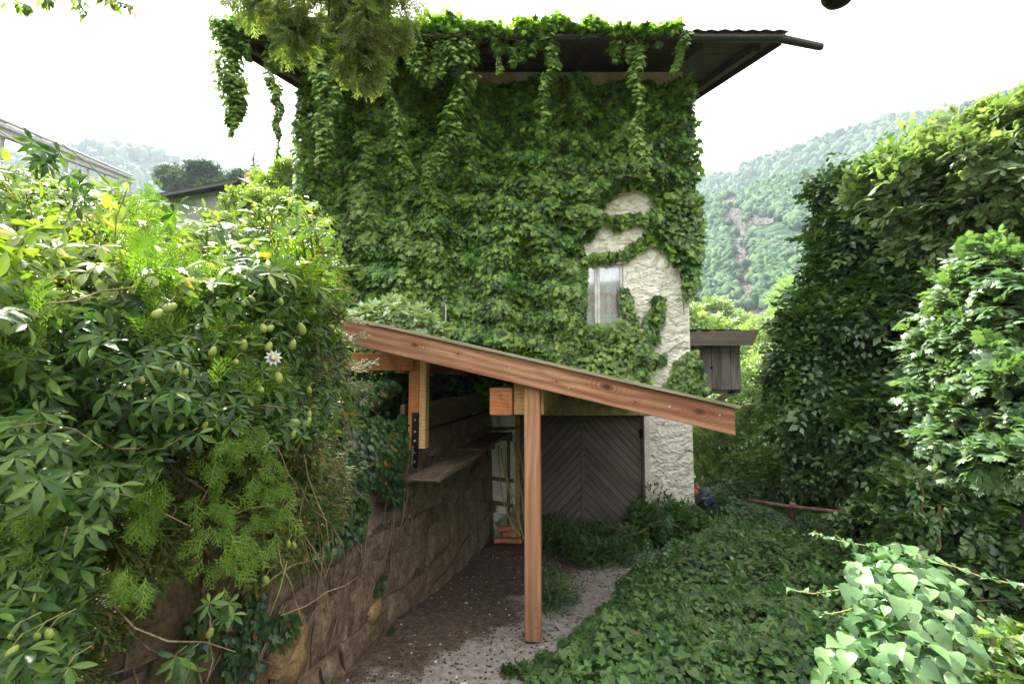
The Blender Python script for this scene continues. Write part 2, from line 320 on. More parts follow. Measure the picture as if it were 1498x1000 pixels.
def joinT(L):
    V = []; F_ = []; n = 0
    for v, f in L: V.append(v); F_.append(f+n); n += len(v)
    return np.concatenate(V), np.concatenate(F_)
def T_sprig(T, n=8, length=1.0, ls=.3, spread=65, droop=.3, seed=0):
    r = random.Random(seed); L = []
    for i in range(n):
        f = (i+.5)/n; side = 1 if i % 2 else -1
        if i == n-1: side = 0
        L.append(xf(T, ls*r.uniform(.75, 1.2)*(1 if f < .8 else .8), rz=-side*R(spread*r.uniform(.6, 1.2)), rx=R(r.uniform(-35, 15)), ry=R(r.uniform(-25, 25)),
                    loc=(side*.03, f*length, -droop*f*f*length+r.uniform(-.06, .06))))
    return joinT(L)
def T_palmate(n=5, seed=0):
    r = random.Random(seed); L = []
    for i in range(n):
        a = (i-(n-1)/2)*R(52)*r.uniform(.9, 1.1); ln = (1-.12*abs(i-(n-1)/2))*r.uniform(.88, 1.05)
        lf = T_leaf([(.14, .04, .02), (.38, .125, .03), (.62, .14, 0), (.86, .07, -.06)], .4, (0, 1, -.13)); L.append(xf(lf, ln, rz=a, rx=R(r.uniform(-30, 2)), ry=R(r.uniform(-15, 15))))
    return joinT(L)
def T_spray(seed=0, n=8):
    """flat scale-leaved conifer spray"""
    r = random.Random(seed); L = []
    def seg(x0, y0, x1, y1, w_, z0, z1):
        d = np.array([x1-x0, y1-y0]); l = np.linalg.norm(d)+1e-9; p = np.array([-d[1], d[0]])/l*w_
        return (np.array([(x0-p[0], y0-p[1], z0), (x0+p[0], y0+p[1], z0), (x1+p[0]*.5, y1+p[1]*.5, z1), (x1-p[0]*.5, y1-p[1]*.5, z1)]), np.array([(0, 2, 1), (0, 3, 2)]))
    L.append(seg(0, 0, 0, .95, .022, 0, -.12))
    for i in range(n):
        f = .08+.85*i/n; s_ = 1 if i % 2 else -1; a = R(r.uniform(32, 48)); l = (.48*(1-f)+.12)*r.uniform(.8, 1.15); z = -.12*f
        x1 = s_*math.sin(a)*l; y1 = f+math.cos(a)*l; L.append(seg(0, f, x1, y1, .024, z, z-.05))
        for k in range(3):
            g = .3+.25*k; q = 1 if k % 2 else -1; x = x1*g; y = f+(y1-f)*g; b = a*s_+q*R(38); l2 = l*.38*(1.2-g)
            L.append(seg(x, y, x+math.sin(b)*l2, y+math.cos(b)*l2, .022, z, z-.03))
    return joinT(L)
def scat(T_list, pos, yd, zd, sc):
    """instances as one triangle soup"""
    pos = np.asarray(pos); n = len(pos)
    if n == 0: return np.zeros((0, 3)), np.zeros((0, 3), int)
    y = nrm(yd); x = nrm(np.cross(y, zd)); z = np.cross(x, y); sc = np.broadcast_to(sc, (n,))
    pick = rng.integers(0, len(T_list), n); VV = []; FF = []; off = 0
    for k, (V, F_) in enumerate(T_list):
        i = np.where(pick == k)[0]
        if not len(i): continue
        s_ = sc[i][:, None, None]
        v = pos[i][:, None, :]+s_*(V[None, :, 0:1]*x[i][:, None, :]+V[None, :, 1:2]*y[i][:, None, :]+V[None, :, 2:3]*z[i][:, None, :])
        f = F_[None]+(np.arange(len(i))*len(V))[:, None, None]+off
        VV.append(v.reshape(-1, 3)); FF.append(f.reshape(-1, 3)); off += len(i)*len(V)
    return np.concatenate(VV), np.concatenate(FF)
def cat_(L):
    V = []; F_ = []; n = 0
    for v, f in L:
        V.append(v); F_.append(f+n); n += len(v)
    return np.concatenate(V), np.concatenate(F_)
def rdir(n): return nrm(rng.normal(size=(n, 3)))
def blob_pts(blobs, per, lump=.18, shell=.22, cull=.78, zmin=None):
    """points on the lumpy outside of a union of ellipsoids; blobs = (centre, radius, zscale)"""
    C_ = np.array([b[0] for b in blobs]); Rr = np.array([b[1] for b in blobs]); Z = np.array([b[2] if len(b) > 2 else 1. for b in blobs])
    PP = []; NN = []
    for c, r, zs in zip(C_, Rr, Z):
        n = int(per*r*r*12.6); d = rdir(n); rad = r*(1-shell*rng.random(n)**1.5)*(1+lump*(sn(d*1.0+c*3, 1.6/1, 5)*2-1)+lump*.6*(sn(d*r*3+c, 1.5, 9)*2-1))
        p = c+d*rad[:, None]*np.array([1, 1, zs]); PP.append(p); NN.append(nrm(d*np.array([1, 1, 1/zs])))
    p = np.concatenate(PP); nn = np.concatenate(NN); keep = np.ones(len(p), bool)
    for c, r, zs in zip(C_, Rr, Z): keep &= np.linalg.norm((p-c)/np.array([1, 1, zs]), axis=1) > r*cull*.8
    if zmin is not None: keep &= p[:, 2] > zmin
    return p[keep], nn[keep]
def foliage(name, blobs, per, T_list, size, mat, parent, droop=.35, zmin=None, lump=.18, shell=.25, upw=.8, gap=.0, out=.9, cull=.78):
    p, nn = blob_pts(blobs, per, lump, shell, cull, zmin)
    if gap:
        k = sn(p, 1.6, 31) > gap; p = p[k]; nn = nn[k]
    n = len(p); yd = nrm(nn*out+rdir(n)*.6+np.array([0, 0, -droop])); zd = nrm(nn*.5+np.array([0, 0, upw])+rdir(n)*.45)
    V, F_ = scat(T_list, p, yd, zd, size*rng.uniform(.7, 1.25, n))
    o = mesh_np(name, V, F_, mat, parent); o['kind'] = 'stuff'; return o
def lumpy(blobs, k=15, fr=.33):
    out = []
    for b in blobs:
        zs = b[2] if len(b) > 2 else 1.
        for d in rdir(k): out.append((b[0]+d*b[1]*rng.uniform(.6, 1.12)*np.array([1, 1, zs]), b[1]*fr*rng.choice([rng.uniform(.35, .8), rng.uniform(.8, 1.3)]), zs*.8))
    return out
def crown(name, blobs, per, T_list, size, mat, parent, **kw):
    o = foliage(name, lumpy(blobs), per*1.35, T_list, size, mat, parent, **kw)
    kw3 = dict(kw); kw3['lump'] = .5; kw3['gap'] = .45; kw3['shell'] = .5; foliage('outer_sprigs', [(b[0], b[1]*1.22, b[2] if len(b) > 2 else 1.) for b in blobs], per*.16, T_list, size*1.15, mat, parent, **kw3)
    kw2 = dict(kw); kw2['lump'] = .1; kw2['gap'] = 0
    foliage('inner_foliage', [(b[0], b[1]*.72, b[2] if len(b) > 2 else 1.) for b in blobs], per*.6, T_list, size, mat, parent, **kw2); return o
def branchy(name, root, tips, r0, mat, parent, wob=.12):
    mb = MB(); root = np.array(root, float)
    for tp in tips:
        tp = np.array(tp, float); pts = [root]
        for k in range(1, 6):
            f = k/5; pts.append(root+(tp-root)*f+rdir(1)[0]*wob*np.linalg.norm(tp-root)*.25*(1-f)+np.array([0, 0, .12*np.linalg.norm(tp-root)*math.sin(f*3.14)]))
        mb.tube(pts, [r0*(1-.85*k/5) for k in range(6)], 6)
    return mb.build(name, mat, parent, smooth=True)
def pixblob(L, zs=1.0):
    return [(P(px, py, Y), rp*Y/F, zs) for px, py, Y, rp in L]
# ------------------------------------------------------------------ ground
def wallx(y): return -2.16+.2*np.asarray(y, float)
def ss(a, b, x): t = np.clip((np.asarray(x, float)-a)/(b-a), 0, 1); return t*t*(3-2*t)
def g(x, y):
    x = np.asarray(x, float); y = np.asarray(y, float)
    yard = np.interp(y, [-30, 0, 3.7, 4.6, 9.3, 14, 40, 150, 400, 4000], [.6, .3, .09, 0, -.55, -1.0, -5, -26, -40, -40])
    yard = yard-.16*np.maximum(0, x-5.5)*ss(5.5, 8, x); yard = np.maximum(yard, -42)
    wx = wallx(np.clip(y, -40, 9.2)); d = np.maximum(0, wx-x)
    bank = 1.72+np.interp(d, [0, .6, 3, 8, 12, 30, 80, 200, 3000], [0, 0, .9, 4.1, 4.4, 6, 2, -30, -45])
    bank = bank+np.interp(y, [0, 8, 20, 60, 200], [0, 0, 2.2, -3, -25])*ss(3, 8, d)
    t = ss(-.30, -.16, x-wx) if True else 0
    lim = ss(9.4, 12, y)*0
    near = bank*(1-t)+yard*t
    bumps = (sn(np.stack([x.ravel(), y.ravel()], 1), .9, 3).reshape(x.shape)-.5)*.06+(sn(np.stack([x.ravel(), y.ravel()], 1), 5, 4).reshape(x.shape)-.5)*.02
    return np.maximum(near, -43)+bumps
def axis(a, b, step, far):
    c = list(np.arange(a, b+1e-6, step)); s_ = step; lo = a; hi = b; L_ = []; H_ = []
    while hi < far: s_ *= 1.22; lo -= s_; hi += s_; L_.append(lo); H_.append(hi)
    return np.array(L_[::-1]+c+H_)
ax = axis(-4, 6, .055, 3400); ay = axis(2.6, 10, .055, 3400)
GX, GY = np.meshgrid(ax, ay); GZ = g(GX, GY); nx, ny = len(ax), len(ay)
V = np.stack([GX.ravel(), GY.ravel(), GZ.ravel()], 1); idx = np.arange(nx*ny).reshape(ny, nx)
T = np.stack([idx[:-1, :-1].ravel(), idx[:-1, 1:].ravel(), idx[1:, 1:].ravel(), idx[1:, :-1].ravel()], 1)
def groundmat():
    m, t, b = new_mat('yard_ground'); v = mapping(t, rnd=False)
    a = N(t, 'ShaderNodeAttribute'); a.attribute_name = 'dust'; a2 = N(t, 'ShaderNodeAttribute'); a2.attribute_name = 'green'
    n1 = noise(t, v, 1.6, 8, .7); n2 = noise(t, v, 16, 8, .75); n3 = noise(t, v, 60, 4, .7)
    dark = ramp(t, [(.3, (.032, .022, .016)), (.5, (.085, .064, .05)), (.7, (.17, .14, .115))], n2)
    pale = ramp(t, [(.3, (.12, .105, .09)), (.5, (.25, .23, .21)), (.72, (.40, .375, .35))], n2)
    f = math_(t, 'ADD', a.outputs['Fac'], math_(t, 'MULTIPLY', math_(t, 'SUBTRACT', n1, .5), 2.6)); f = math_(t, 'ADD', f, math_(t, 'MULTIPLY', math_(t, 'SUBTRACT', n3, .5), .9))
    c = mixc(t, dark, pale, ramp(t, [(.38, (0, 0, 0)), (.62, (1, 1, 1))], f))
    gr = ramp(t, [(.3, (.025, .05, .012)), (.7, (.06, .10, .02))], n2)
    c = mixc(t, c, gr, ramp(t, [(.35, (0, 0, 0)), (.65, (1, 1, 1))], math_(t, 'ADD', a2.outputs['Fac'], math_(t, 'MULTIPLY', math_(t, 'SUBTRACT', n1, .5), .5))))
    t.links.new(c, b.inputs['Base Color']); b.inputs['Roughness'].default_value = .95; b.inputs['Specular IOR Level'].default_value = .15
    bump(t, b, math_(t, 'ADD', n2, math_(t, 'MULTIPLY', n3, .5)), 1.0, .02); return m
ground = mesh_np('ground', V, T, groundmat(), smooth=True, origin=(0, 0, 0)); ground['kind'] = 'structure'
def pathd(x, y):      # distance from the pale track
    ty = np.array([2, 3.9, 4.5, 5.2, 6.1, 7.4, 9, 10]); tx = np.array([-.3, .0, .35, .8, .95, 1.7, 2.6, 3.2])
    return np.abs(x-np.interp(y, ty, tx))
dust = np.clip(1.05-pathd(V[:, 0], V[:, 1])/np.interp(V[:, 1], [3.5, 5, 7, 9], [1.7, 1.3, .7, .5]), 0, 1)*1.2
dust *= (V[:, 1] < 11)*(V[:, 1] > 1)
far = np.maximum(ss(5, 7, V[:, 0]), np.maximum(ss(10, 12, V[:, 1]), ss(.4, 1.2, wallx(np.clip(V[:, 1], -40, 9.2))-V[:, 0])))
for nm, arr in (('dust', dust), ('green', far)):
    at = ground.data.attributes.new(nm, 'FLOAT', 'POINT'); at.data.foreach_set('value', arr.astype(np.float32))
# ------------------------------------------------------------------ mountains (polar sheets around the valley)
def crest(pxs, pys, Yd):
    """(azimuth, height) pairs of a skyline at horizontal distance Yd"""
    q = P(np.array(pxs, float), np.array(pys, float), 1.0)-CAM
    az = np.arctan2(q[:, 0], q[:, 1]); el = q[:, 2]/np.hypot(q[:, 0], q[:, 1]); return az, el*Yd+CAM[2]
def hill(name, az, hz, dist, r_in, z_in, mat, step, namp, seed, flat=1.0):
    a = np.linspace(-math.pi, math.pi, step); h = np.interp(a, az, hz)
    rad = np.concatenate([np.linspace(r_in, dist, 36), dist*np.array([1.06, 1.15, 1.3, 1.5])])
    A, RR = np.meshgrid(a, rad); f = np.clip((RR-r_in)/(dist-r_in), 0, 1); H = np.interp(A, a, h)
    Z = z_in+(H-z_in)*(f**1.05*.9+.1*np.sin(f*1.57))
    X = np.sin(A)*RR; Y = np.cos(A)*RR
    q = np.stack([X.ravel(), Y.ravel()], 1); nse = (sn(q, 1/namp[0], seed)-.5).reshape(X.shape)
    Z = Z+nse*namp[1]*f*(1-.85*f**6)*1.0
    back = RR > dist*1.001; Z = np.where(back, H-(RR-dist)*.25, Z)
    V = np.stack([X.ravel(), Y.ravel(), Z.ravel()], 1); idx = np.arange(X.size).reshape(X.shape)
    T = np.stack([idx[:-1, :-1].ravel(), idx[1:, :-1].ravel(), idx[1:, 1:].ravel(), idx[:-1, 1:].ravel()], 1)
    o = mesh_np(name, V, T[:, ::-1], mat, smooth=True, origin=(0, 0, 0)); o['kind'] = 'structure'
    return V, (A, RR, Z)
def hillmat(name, sc, c0, c1, c2):
    m, t, b = new_mat(name); v = mapping(t, rnd=False)
    vo = N(t, 'ShaderNodeTexVoronoi'); vo.inputs['Scale'].default_value = sc; t.links.new(v, vo.inputs['Vector'])
    n = noise(t, v, sc*.25, 6, .7); c = ramp(t, [(.3, c0), (.5, c1), (.75, c2)], n)
    t.links.new(c, b.inputs['Base Color']); b.inputs['Roughness'].default_value = .95; b.inputs['Specular IOR Level'].default_value = .1
    bump(t, b, math_(t, 'SUBTRACT', 1.0, vo.outputs['Distance']), 1.0, 5.0); return m
hm1 = hillmat('hill_earth_and_woods', .12, (.015, .03, .014), (.025, .05, .02), (.06, .07, .04))
hm2 = hillmat('far_wooded_slope', .05, (.018, .04, .02), (.03, .06, .028), (.05, .085, .04))
pi = math.pi
a1, h1 = crest([960, 1015, 1080, 1150, 1220, 1290, 1330, 1370, 1430, 1498, 1700, 2100], [330, 298, 284, 262, 252, 228, 200, 176, 158, 140, 110, 130], 430)
a1 = np.concatenate([[-pi, -1.2, -.5, -.1, .2], a1, [1.6, 2.4, pi]]); h1 = np.concatenate([[80, 10, -20, -20, 60], h1, [200, 120, 80]])
V1, G1 = hill('wooded_hillside', a1, h1, 430, 150, -30, hm1, 720, (70, 26), 11)
a2, h2 = crest([700, 900, 1015, 1100, 1200, 1300, 1345, 1500, 1800], [300, 300, 270, 238, 205, 177, 170, 168, 150], 820)
a2 = np.concatenate([[-pi, -.9, -.3], a2, [1.5, 2.4, pi]]); h2 = np.concatenate([[120, 10, 40], h2, [350, 220, 120]])
V2, G2 = hill('far_mountain', a2, h2, 820, 500, -30, hm2, 540, (160, 70), 12)
a3, h3 = crest([-300, 0, 60, 120, 160, 200, 250, 300, 350, 440, 560, 700], [260, 245, 232, 219, 214, 217, 228, 240, 256, 285, 300, 330], 1050)
a3 = np.concatenate([[-pi, -1.6], a3, [.2, pi]]); h3 = np.concatenate([[150, 300], h3, [120, 150]])
V3, G3 = hill('distant_blue_mountain', a3, h3, 1050, 650, -30, hm2, 400, (150, 45), 13)
# forest crowns: lumpy canopy pieces standing on the slopes
import bmesh
def ico(sub):
    bm = bmesh.new(); bmesh.ops.create_icosphere(bm, subdivisions=sub, radius=1); V = np.array([v.co[:] for v in bm.verts]); F_ = np.array([[v.index for v in f.verts] for f in bm.faces]); bm.free(); return V, F_
ICO = ico(2)
def crown_t(seed):
    V, F_ = ICO; r = np.random.default_rng(seed); d = .62+.75*sn(V, 2.2, seed)+.16*r.normal(size=len(V)); V = V*d[:, None]; V = V*np.array([1, 1, 1.25])+np.array([0, 0, .75]); return V, F_
CR = [xf(crown_t(i), 1, rx=-pi/2) for i in range(5)]   # template axis +Y is up
def gz(grid, a, r):
    A, RR, Z = grid; ai = (a+pi)/(2*pi)*(A.shape[1]-1); ri = np.interp(r, RR[:, 0], np.arange(RR.shape[0]))
    i0 = np.clip(ri.astype(int), 0, Z.shape[0]-2); j0 = np.clip(ai.astype(int), 0, Z.shape[1]-2); fi = ri-i0; fj = ai-j0
    return Z[i0, j0]*(1-fi)*(1-fj)+Z[i0+1, j0]*fi*(1-fj)+Z[i0, j0+1]*(1-fi)*fj+Z[i0+1, j0+1]*fi*fj
def forest(name, az0, az1, r0, r1, n, size, grid, mat, label, sd, bare=None, lowz=None):
    A, RR, Z = grid; a = rng.uniform(az0, az1, n); r = np.sqrt(rng.uniform(r0*r0, r1*r1, n))
    ai = (a+pi)/(2*pi)*(A.shape[1]-1); ri = np.interp(r, RR[:, 0], np.arange(RR.shape[0]))
    i0 = np.clip(ri.astype(int), 0, Z.shape[0]-2); j0 = np.clip(ai.astype(int), 0, Z.shape[1]-2); fi = ri-i0; fj = ai-j0
    z = gz(grid, a, r)
    p = np.stack([np.sin(a)*r, np.cos(a)*r, z], 1)
    k = sn(p, 1/35, sd) > .2
    if bare is not None: k &= ~bare(p)
    p = p[k]; n = len(p)
    s_ = size*rng.uniform(.55, 1.25, n)*(.75+.5*sn(p, 1/60, sd+1))
    yd = np.array([0, 0, 1])+rng.normal(size=(n, 3))*.12; zd = rdir(n)*np.array([1, 1, .1]); V, F_ = scat(CR, p, yd, zd, s_)
    o = mesh_np(name, V, F_, mat, smooth=False); tag(o, label, 'forest', kind='stuff'); return o
def bare1(p):         # landslide scar and rock patches
    d = p-CAM; t = d/np.maximum(d[:, 1:2], 1); px = CX+t[:, 0]*F; py = 552-t[:, 2]*F
    c = np.interp(py, [285, 330, 380, 430, 470], [1078, 1080, 1092, 1098, 1110]); wd = np.interp(py, [285, 300, 340, 400, 470], [11, 20, 16, 12, 20])
    r = np.random.default_rng(3).random(len(p))
    return ((np.abs(px-c) < wd) & (py > 280) & (py < 480) & (r < .96)) | ((np.hypot((px-1122)/20, (py-318)/8) < 1) & (r < .8))
forest('hillside_forest', .30, .92, 160, 432, 20000, 2.7, G1, M['far_leaf'], 'hazy deciduous forest covering the near hillside right of the house', 21, bare1)
forest('mountain_forest', .28, .85, 510, 824, 7500, 5.0, G2, M['far_leaf'], 'pale hazy forest on the long mountain slope behind the hillside', 22)
forest('distant_forest', -1.2, -.3, 700, 1055, 3600, 7.5, G3, M['far_leaf'], 'blue hazy forest on the distant mountain at the left', 23)
# landslide rubble
def rubble():
    m = m_rough('pale_landslide_rock', [(.3, (.06, .06, .05)), (.7, (.13, .125, .105))], .3, .95, 1.2, 1.0)
    V = V1; q = bare1(V+rng.normal(size=V.shape)*.01); L = []
    a = rng.uniform(.40, .56, 160000); r = rng.uniform(170, 425, 160000); z = gz(G1, a, r)
    p = np.stack([np.sin(a)*r, np.cos(a)*r, z], 1); p = p[bare1(p)][:5200]; n = len(p)
    V, F_ = scat([xf(ICO, 1)] if False else [(ico(1)[0]*np.array([1, 1, .5]), ico(1)[1])], p, rdir(n), rdir(n), rng.uniform(.6, 1.9, n))
    tag(mesh_np('landslide_rubble', V, F_, m), 'pinkish grey landslide scar of bare rubble on the wooded hillside', 'rubble', kind='stuff')
rubble()
# ------------------------------------------------------------------ house
HX0, HX1, HY0, HY1 = -4.12, 3.47, 9.3, 16.5
XL, XR, YE, SL = -4.98, 4.70, 8.0, .335
def roofz(y): return 8.36+SL*(y-YE)
house = thing('house', 'tall old rendered house smothered in creeper under a wide wooden eave', 'house', (-.3, HY0, -.6))
D0x, D1x = float(P(755, 700, HY0)[0]), float(P(951, 700, HY0)[0]); DZ = float(P(850, 606, HY0)[2])
W0x, W1x = float(P(832, 430, HY0)[0]), float(P(917, 430, HY0)[0]); WZ0, WZ1 = float(P(880, 489, HY0)[2]), float(P(880, 381, HY0)[2])
def wallgrid(x0, x1, z0, z1):
    return (x0, x1, z0, z1)
mb = MB(); tk = .35; ZT = 8.64
for (x0, x1, z0, z1) in [(HX0, D0x, -1.2, DZ), (D1x, HX1, -1.2, DZ), (HX0, W0x, DZ+.0, ZT), (W1x, HX1, DZ, ZT), (W0x, W1x, DZ, WZ0), (W0x, W1x, WZ1, ZT)]:
    mb.box(x0, x1, HY0, HY0+tk, z0, z1)
mb.box(HX0, HX0+tk, HY0+tk, HY1, -1.2, ZT); mb.box(HX1-tk, HX1, HY0+tk, HY1, -1.6, ZT); mb.box(HX0+tk, HX1-tk, HY1-tk, HY1, -1.6, ZT)
wallo = mb.build('wall', M['stucco'], house)
# thick trowel ridges as real relief where the render is bare
ridge_pts = []
def ridge_mesh():
    areas = [(915, 1012, 385, 600, 420), (955, 1011, 615, 735, 170), (870, 960, 285, 380, 190)]; L = []
    for (a, b_, c, d_, n) in areas:
        for k in range(n):
            x, _, z = P(random.uniform(a, b_), random.uniform(c, d_), HY0); l = random.uniform(.05, .15); m_ = 5; an = random.uniform(-.5, .5); cv = random.uniform(-.05, .05)
            if x+l > HX1-.01: continue
            if WZ0-.03 < z < WZ1+.06 and x < W1x+.03: continue
            top = []; bot = []
            for i in range(m_):
                f = i/(m_-1); xx = x+l*f; zz = z+an*l*(f-.5)+cv*math.sin(f*3.14); h = .016*math.sin(f*3.14)+.0015; top.append((xx, HY0-.001, zz+.012)); bot.append((xx, HY0-.004-h, zz-.004*f)); 
            lo = [(p[0], HY0-.001, p[2]-.012) for p in top]
            V = np.array(top+bot+[(q[0], q[1], q[2]-.014) for q in lo]); F_ = []
            for i in range(m_-1):
                F_ += [(i, m_+i, m_+i+1), (i, m_+i+1, i+1), (m_+i, 2*m_+i, 2*m_+i+1), (m_+i, 2*m_+i+1, m_+i+1)]
            L.append((V, np.array(F_)))
    V, F_ = cat_(L); o = mesh_np('render_ridges', V, F_, M['stucco'], wallo, smooth=True); o['kind'] = 'stuff'
ridge_mesh()
MB().box(D0x-.12, D1x+.05, HY0-.03, HY0+.18, DZ-.02, DZ+.34).build('lintel', M['lintel'], house, bevel=.012)
MB().box(D1x-.10, D1x+.012, HY0-.018, HY0+.2, -.7, DZ-.03).build('door_jamb', M['white_block'], house, bevel=.008)
MB().box(D0x-.012, D0x+.07, HY0-.018, HY0+.2, -.7, DZ-.03).build('door_jamb', M['lintel'], house, bevel=.008)
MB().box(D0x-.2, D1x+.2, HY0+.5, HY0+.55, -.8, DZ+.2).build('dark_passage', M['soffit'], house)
# chevron garage door
def clip(poly, a, b_, c):   # keep a*x+b*y<=c
    out = []
    for i in range(len(poly)):
        p, q = poly[i], poly[(i+1) % len(poly)]; fp = a*p[0]+b_*p[1]-c; fq = a*q[0]+b_*q[1]-c
        if fp <= 0: out.append(p)
        if (fp < 0 < fq) or (fq < 0 < fp): t = fp/(fp-fq); out.append((p[0]+(q[0]-p[0])*t, p[1]+(q[1]-p[1])*t))
    return out
DB = float(P(850, 779, HY0+.12)[2])
xm = float(P(851, 700, HY0+.12)[0])
dm = {}
def leaf_door(x0, x1, sgn):
    lf = MB().box(x0, x1, HY0+.15, HY0+.185, DB, DZ-.035).build('door_leaf', M['soffit'], house)
    pw = .118; an = R(46); n = (math.sin(an)*sgn, math.cos(an)); pts = [(x0, DB), (x1, DB), (x1, DZ-.04), (x0, DZ-.04)]
    d = [n[0]*p[0]+n[1]*p[1] for p in pts]; c = min(d)
    while c < max(d):
        pl = clip(clip(pts, n[0], n[1], c+pw-.014), -n[0], -n[1], -c)
        if len(pl) >= 3:
            # board built along its own X axis so the grain follows it
            yy = HY0+.146-random.uniform(0, .006); ctr = (sum(p[0] for p in pl)/len(pl), sum(p[1] for p in pl)/len(pl)); u = (n[1], -n[0])
            rot = math.atan2(-u[1], u[0]); loc2 = [((p[0]-ctr[0])*u[0]+(p[1]-ctr[1])*u[1], (p[0]-ctr[0])*-u[1]+(p[1]-ctr[1])*u[0]) for p in pl]
            m_ = len(pl); vs = [(a, -.02, b_) for a, b_ in loc2]+[(a, 0, b_) for a, b_ in loc2]
            me = bpy.data.meshes.new('plank'); me.from_pydata(vs, [], [tuple(range(m_)), tuple(range(m_, 2*m_))[::-1]]+[(i, m_+i, m_+(i+1) % m_, (i+1) % m_) for i in range(m_)]); me.update()
            o = link('plank', me, (ctr[0], yy, ctr[1]), lf, M['door_board']); o.rotation_euler = (0, rot, 0)
        c += pw
    return lf
l1 = leaf_door(D0x+.08, xm-.012, -1); l2 = leaf_door(xm+.012, D1x-.115, 1)
MB().box(xm-.012, xm+.045, HY0+.1, HY0+.125, DB+.0, DZ-.05).build('cover_strip', M['door_board'], l2)
for zz in (DB+.35, DZ-.45): MB().box(D1x-.16, D1x-.09, HY0+.1, HY0+.14, zz, zz+.16).build('hinge', M['steel'], l2)
# window
win = MB(); fy = HY0+.05
win.box(W0x, W1x, HY0-.03, HY0+.12, WZ1-.075, WZ1); win.box(W1x-.07, W1x, HY0-.03, HY0+.12, WZ0, WZ1-.078); win.box(W0x, W0x+.07, HY0-.03, HY0+.12, WZ0, WZ1-.078)
win.box(W0x+.07, W1x-.07, fy-.04, fy+.07, WZ0, WZ0+.06)
m_frame = m_rough('peeling_white_window_paint', [(.35, (.34, .32, .29)), (.5, (.55, .53, .50)), (.7, (.66, .65, .62))], 9, .7, 25, .003)
window = win.build('window', m_frame, house, bevel=.004)
mid = float(P(874, 430, HY0)[0])
def glassmat():
    m, t, b = new_mat('window_glass'); b.inputs['Base Color'].default_value = (.9, .95, .95, 1); b.inputs['Roughness'].default_value = .03
    b.inputs['Transmission Weight'].default_value = 1; b.inputs['IOR'].default_value = 1.45
    tr = N(t, 'ShaderNodeBsdfTransparent'); ms = N(t, 'ShaderNodeMixShader'); gl = N(t, 'ShaderNodeBsdfGlossy'); gl.inputs['Roughness'].default_value = .04
    fr = N(t, 'ShaderNodeFresnel'); fr.inputs[0].default_value = 1.6; t.links.new(math_(t, 'ADD', fr.outputs[0], .08), ms.inputs[0]); t.links.new(tr.outputs[0], ms.inputs[1]); t.links.new(gl.outputs[0], ms.inputs[2])
    t.links.new(ms.outputs[0], t.nodes['Material Output'].inputs[0]); return m
M['glass'] = glassmat()
def curt():
    m, t, b = new_mat('lace_curtain'); v = mapping(t, rnd=False); tc = N(t, 'ShaderNodeNewGeometry'); sp = N(t, 'ShaderNodeSeparateXYZ'); t.links.new(tc.outputs['Position'], sp.inputs[0])
    base = ramp(t, [(.3, (.60, .60, .68)), (.7, (.84, .84, .88))], noise(t, v, 5, 4))
    pk = math_(t, 'MULTIPLY', math_(t, 'LESS_THAN', sp.outputs[2], (WZ0+WZ1)/2+.12), math_(t, 'GREATER_THAN', sp.outputs[2], WZ0+.42))
    pk = math_(t, 'MULTIPLY', pk, ramp(t, [(.42, (0, 0, 0)), (.6, (.8, .8, .8))], noise(t, v, 7, 4)))
    t.links.new(mixc(t, base, (.62, .25, .28), pk), b.inputs['Base Color']); b.inputs['Roughness'].default_value = .9; return m
M['curtain'] = curt()
for (x0, x1) in ((W0x+.075, mid-.003), (mid+.003, W1x-.075)):
    s_ = MB(); z0, z1 = WZ0+.065, WZ1-.08
    s_.box(x0, x0+.05, fy-.03, fy+.02, z0, z1); s_.box(x1-.05, x1, fy-.03, fy+.02, z0, z1); s_.box(x0+.05, x1-.05, fy-.03, fy+.02, z0, z0+.06); s_.box(x0+.05, x1-.05, fy-.03, fy+.02, z1-.05, z1)
    so_ = s_.build('sash', m_frame, window, bevel=.003)
# panes are children of the window, curtains hang in the room
for (x0, x1) in ((W0x+.125, mid-.053), (mid+.053, W1x-.125)):
    MB().box(x0-.004, x1+.004, fy-.007, fy-.002, WZ0+.12, WZ1-.125).build('pane', M['glass'], window)
nn_ = 60; Vc = []; 
for i in range(nn_):
    x = W0x+.1+(W1x-W0x-.2)*i/(nn_-1); y = HY0+.16+.015*math.sin(i*.9)+.006*math.sin(i*2.3); Vc += [(x, y, WZ0+.02), (x, y, WZ1-.02)]
Fc = []
for i in range(nn_-1): Fc += [(2*i, 2*i+2, 2*i+3), (2*i, 2*i+3, 2*i+1)]
mesh_np('curtain', Vc, Fc, M['curtain'], window, smooth=True)
MB().box(W0x-.05, W1x+.04, HY0-.09, HY0+.05, WZ0-.07, WZ0-.003).build('sill', M['white_block'], window, bevel=.01)
MB().box(W0x-.3, W1x+.3, HY0+.9, HY0+.95, WZ0-.3, WZ1+.3).build('room_wall', M['soffit'], house)
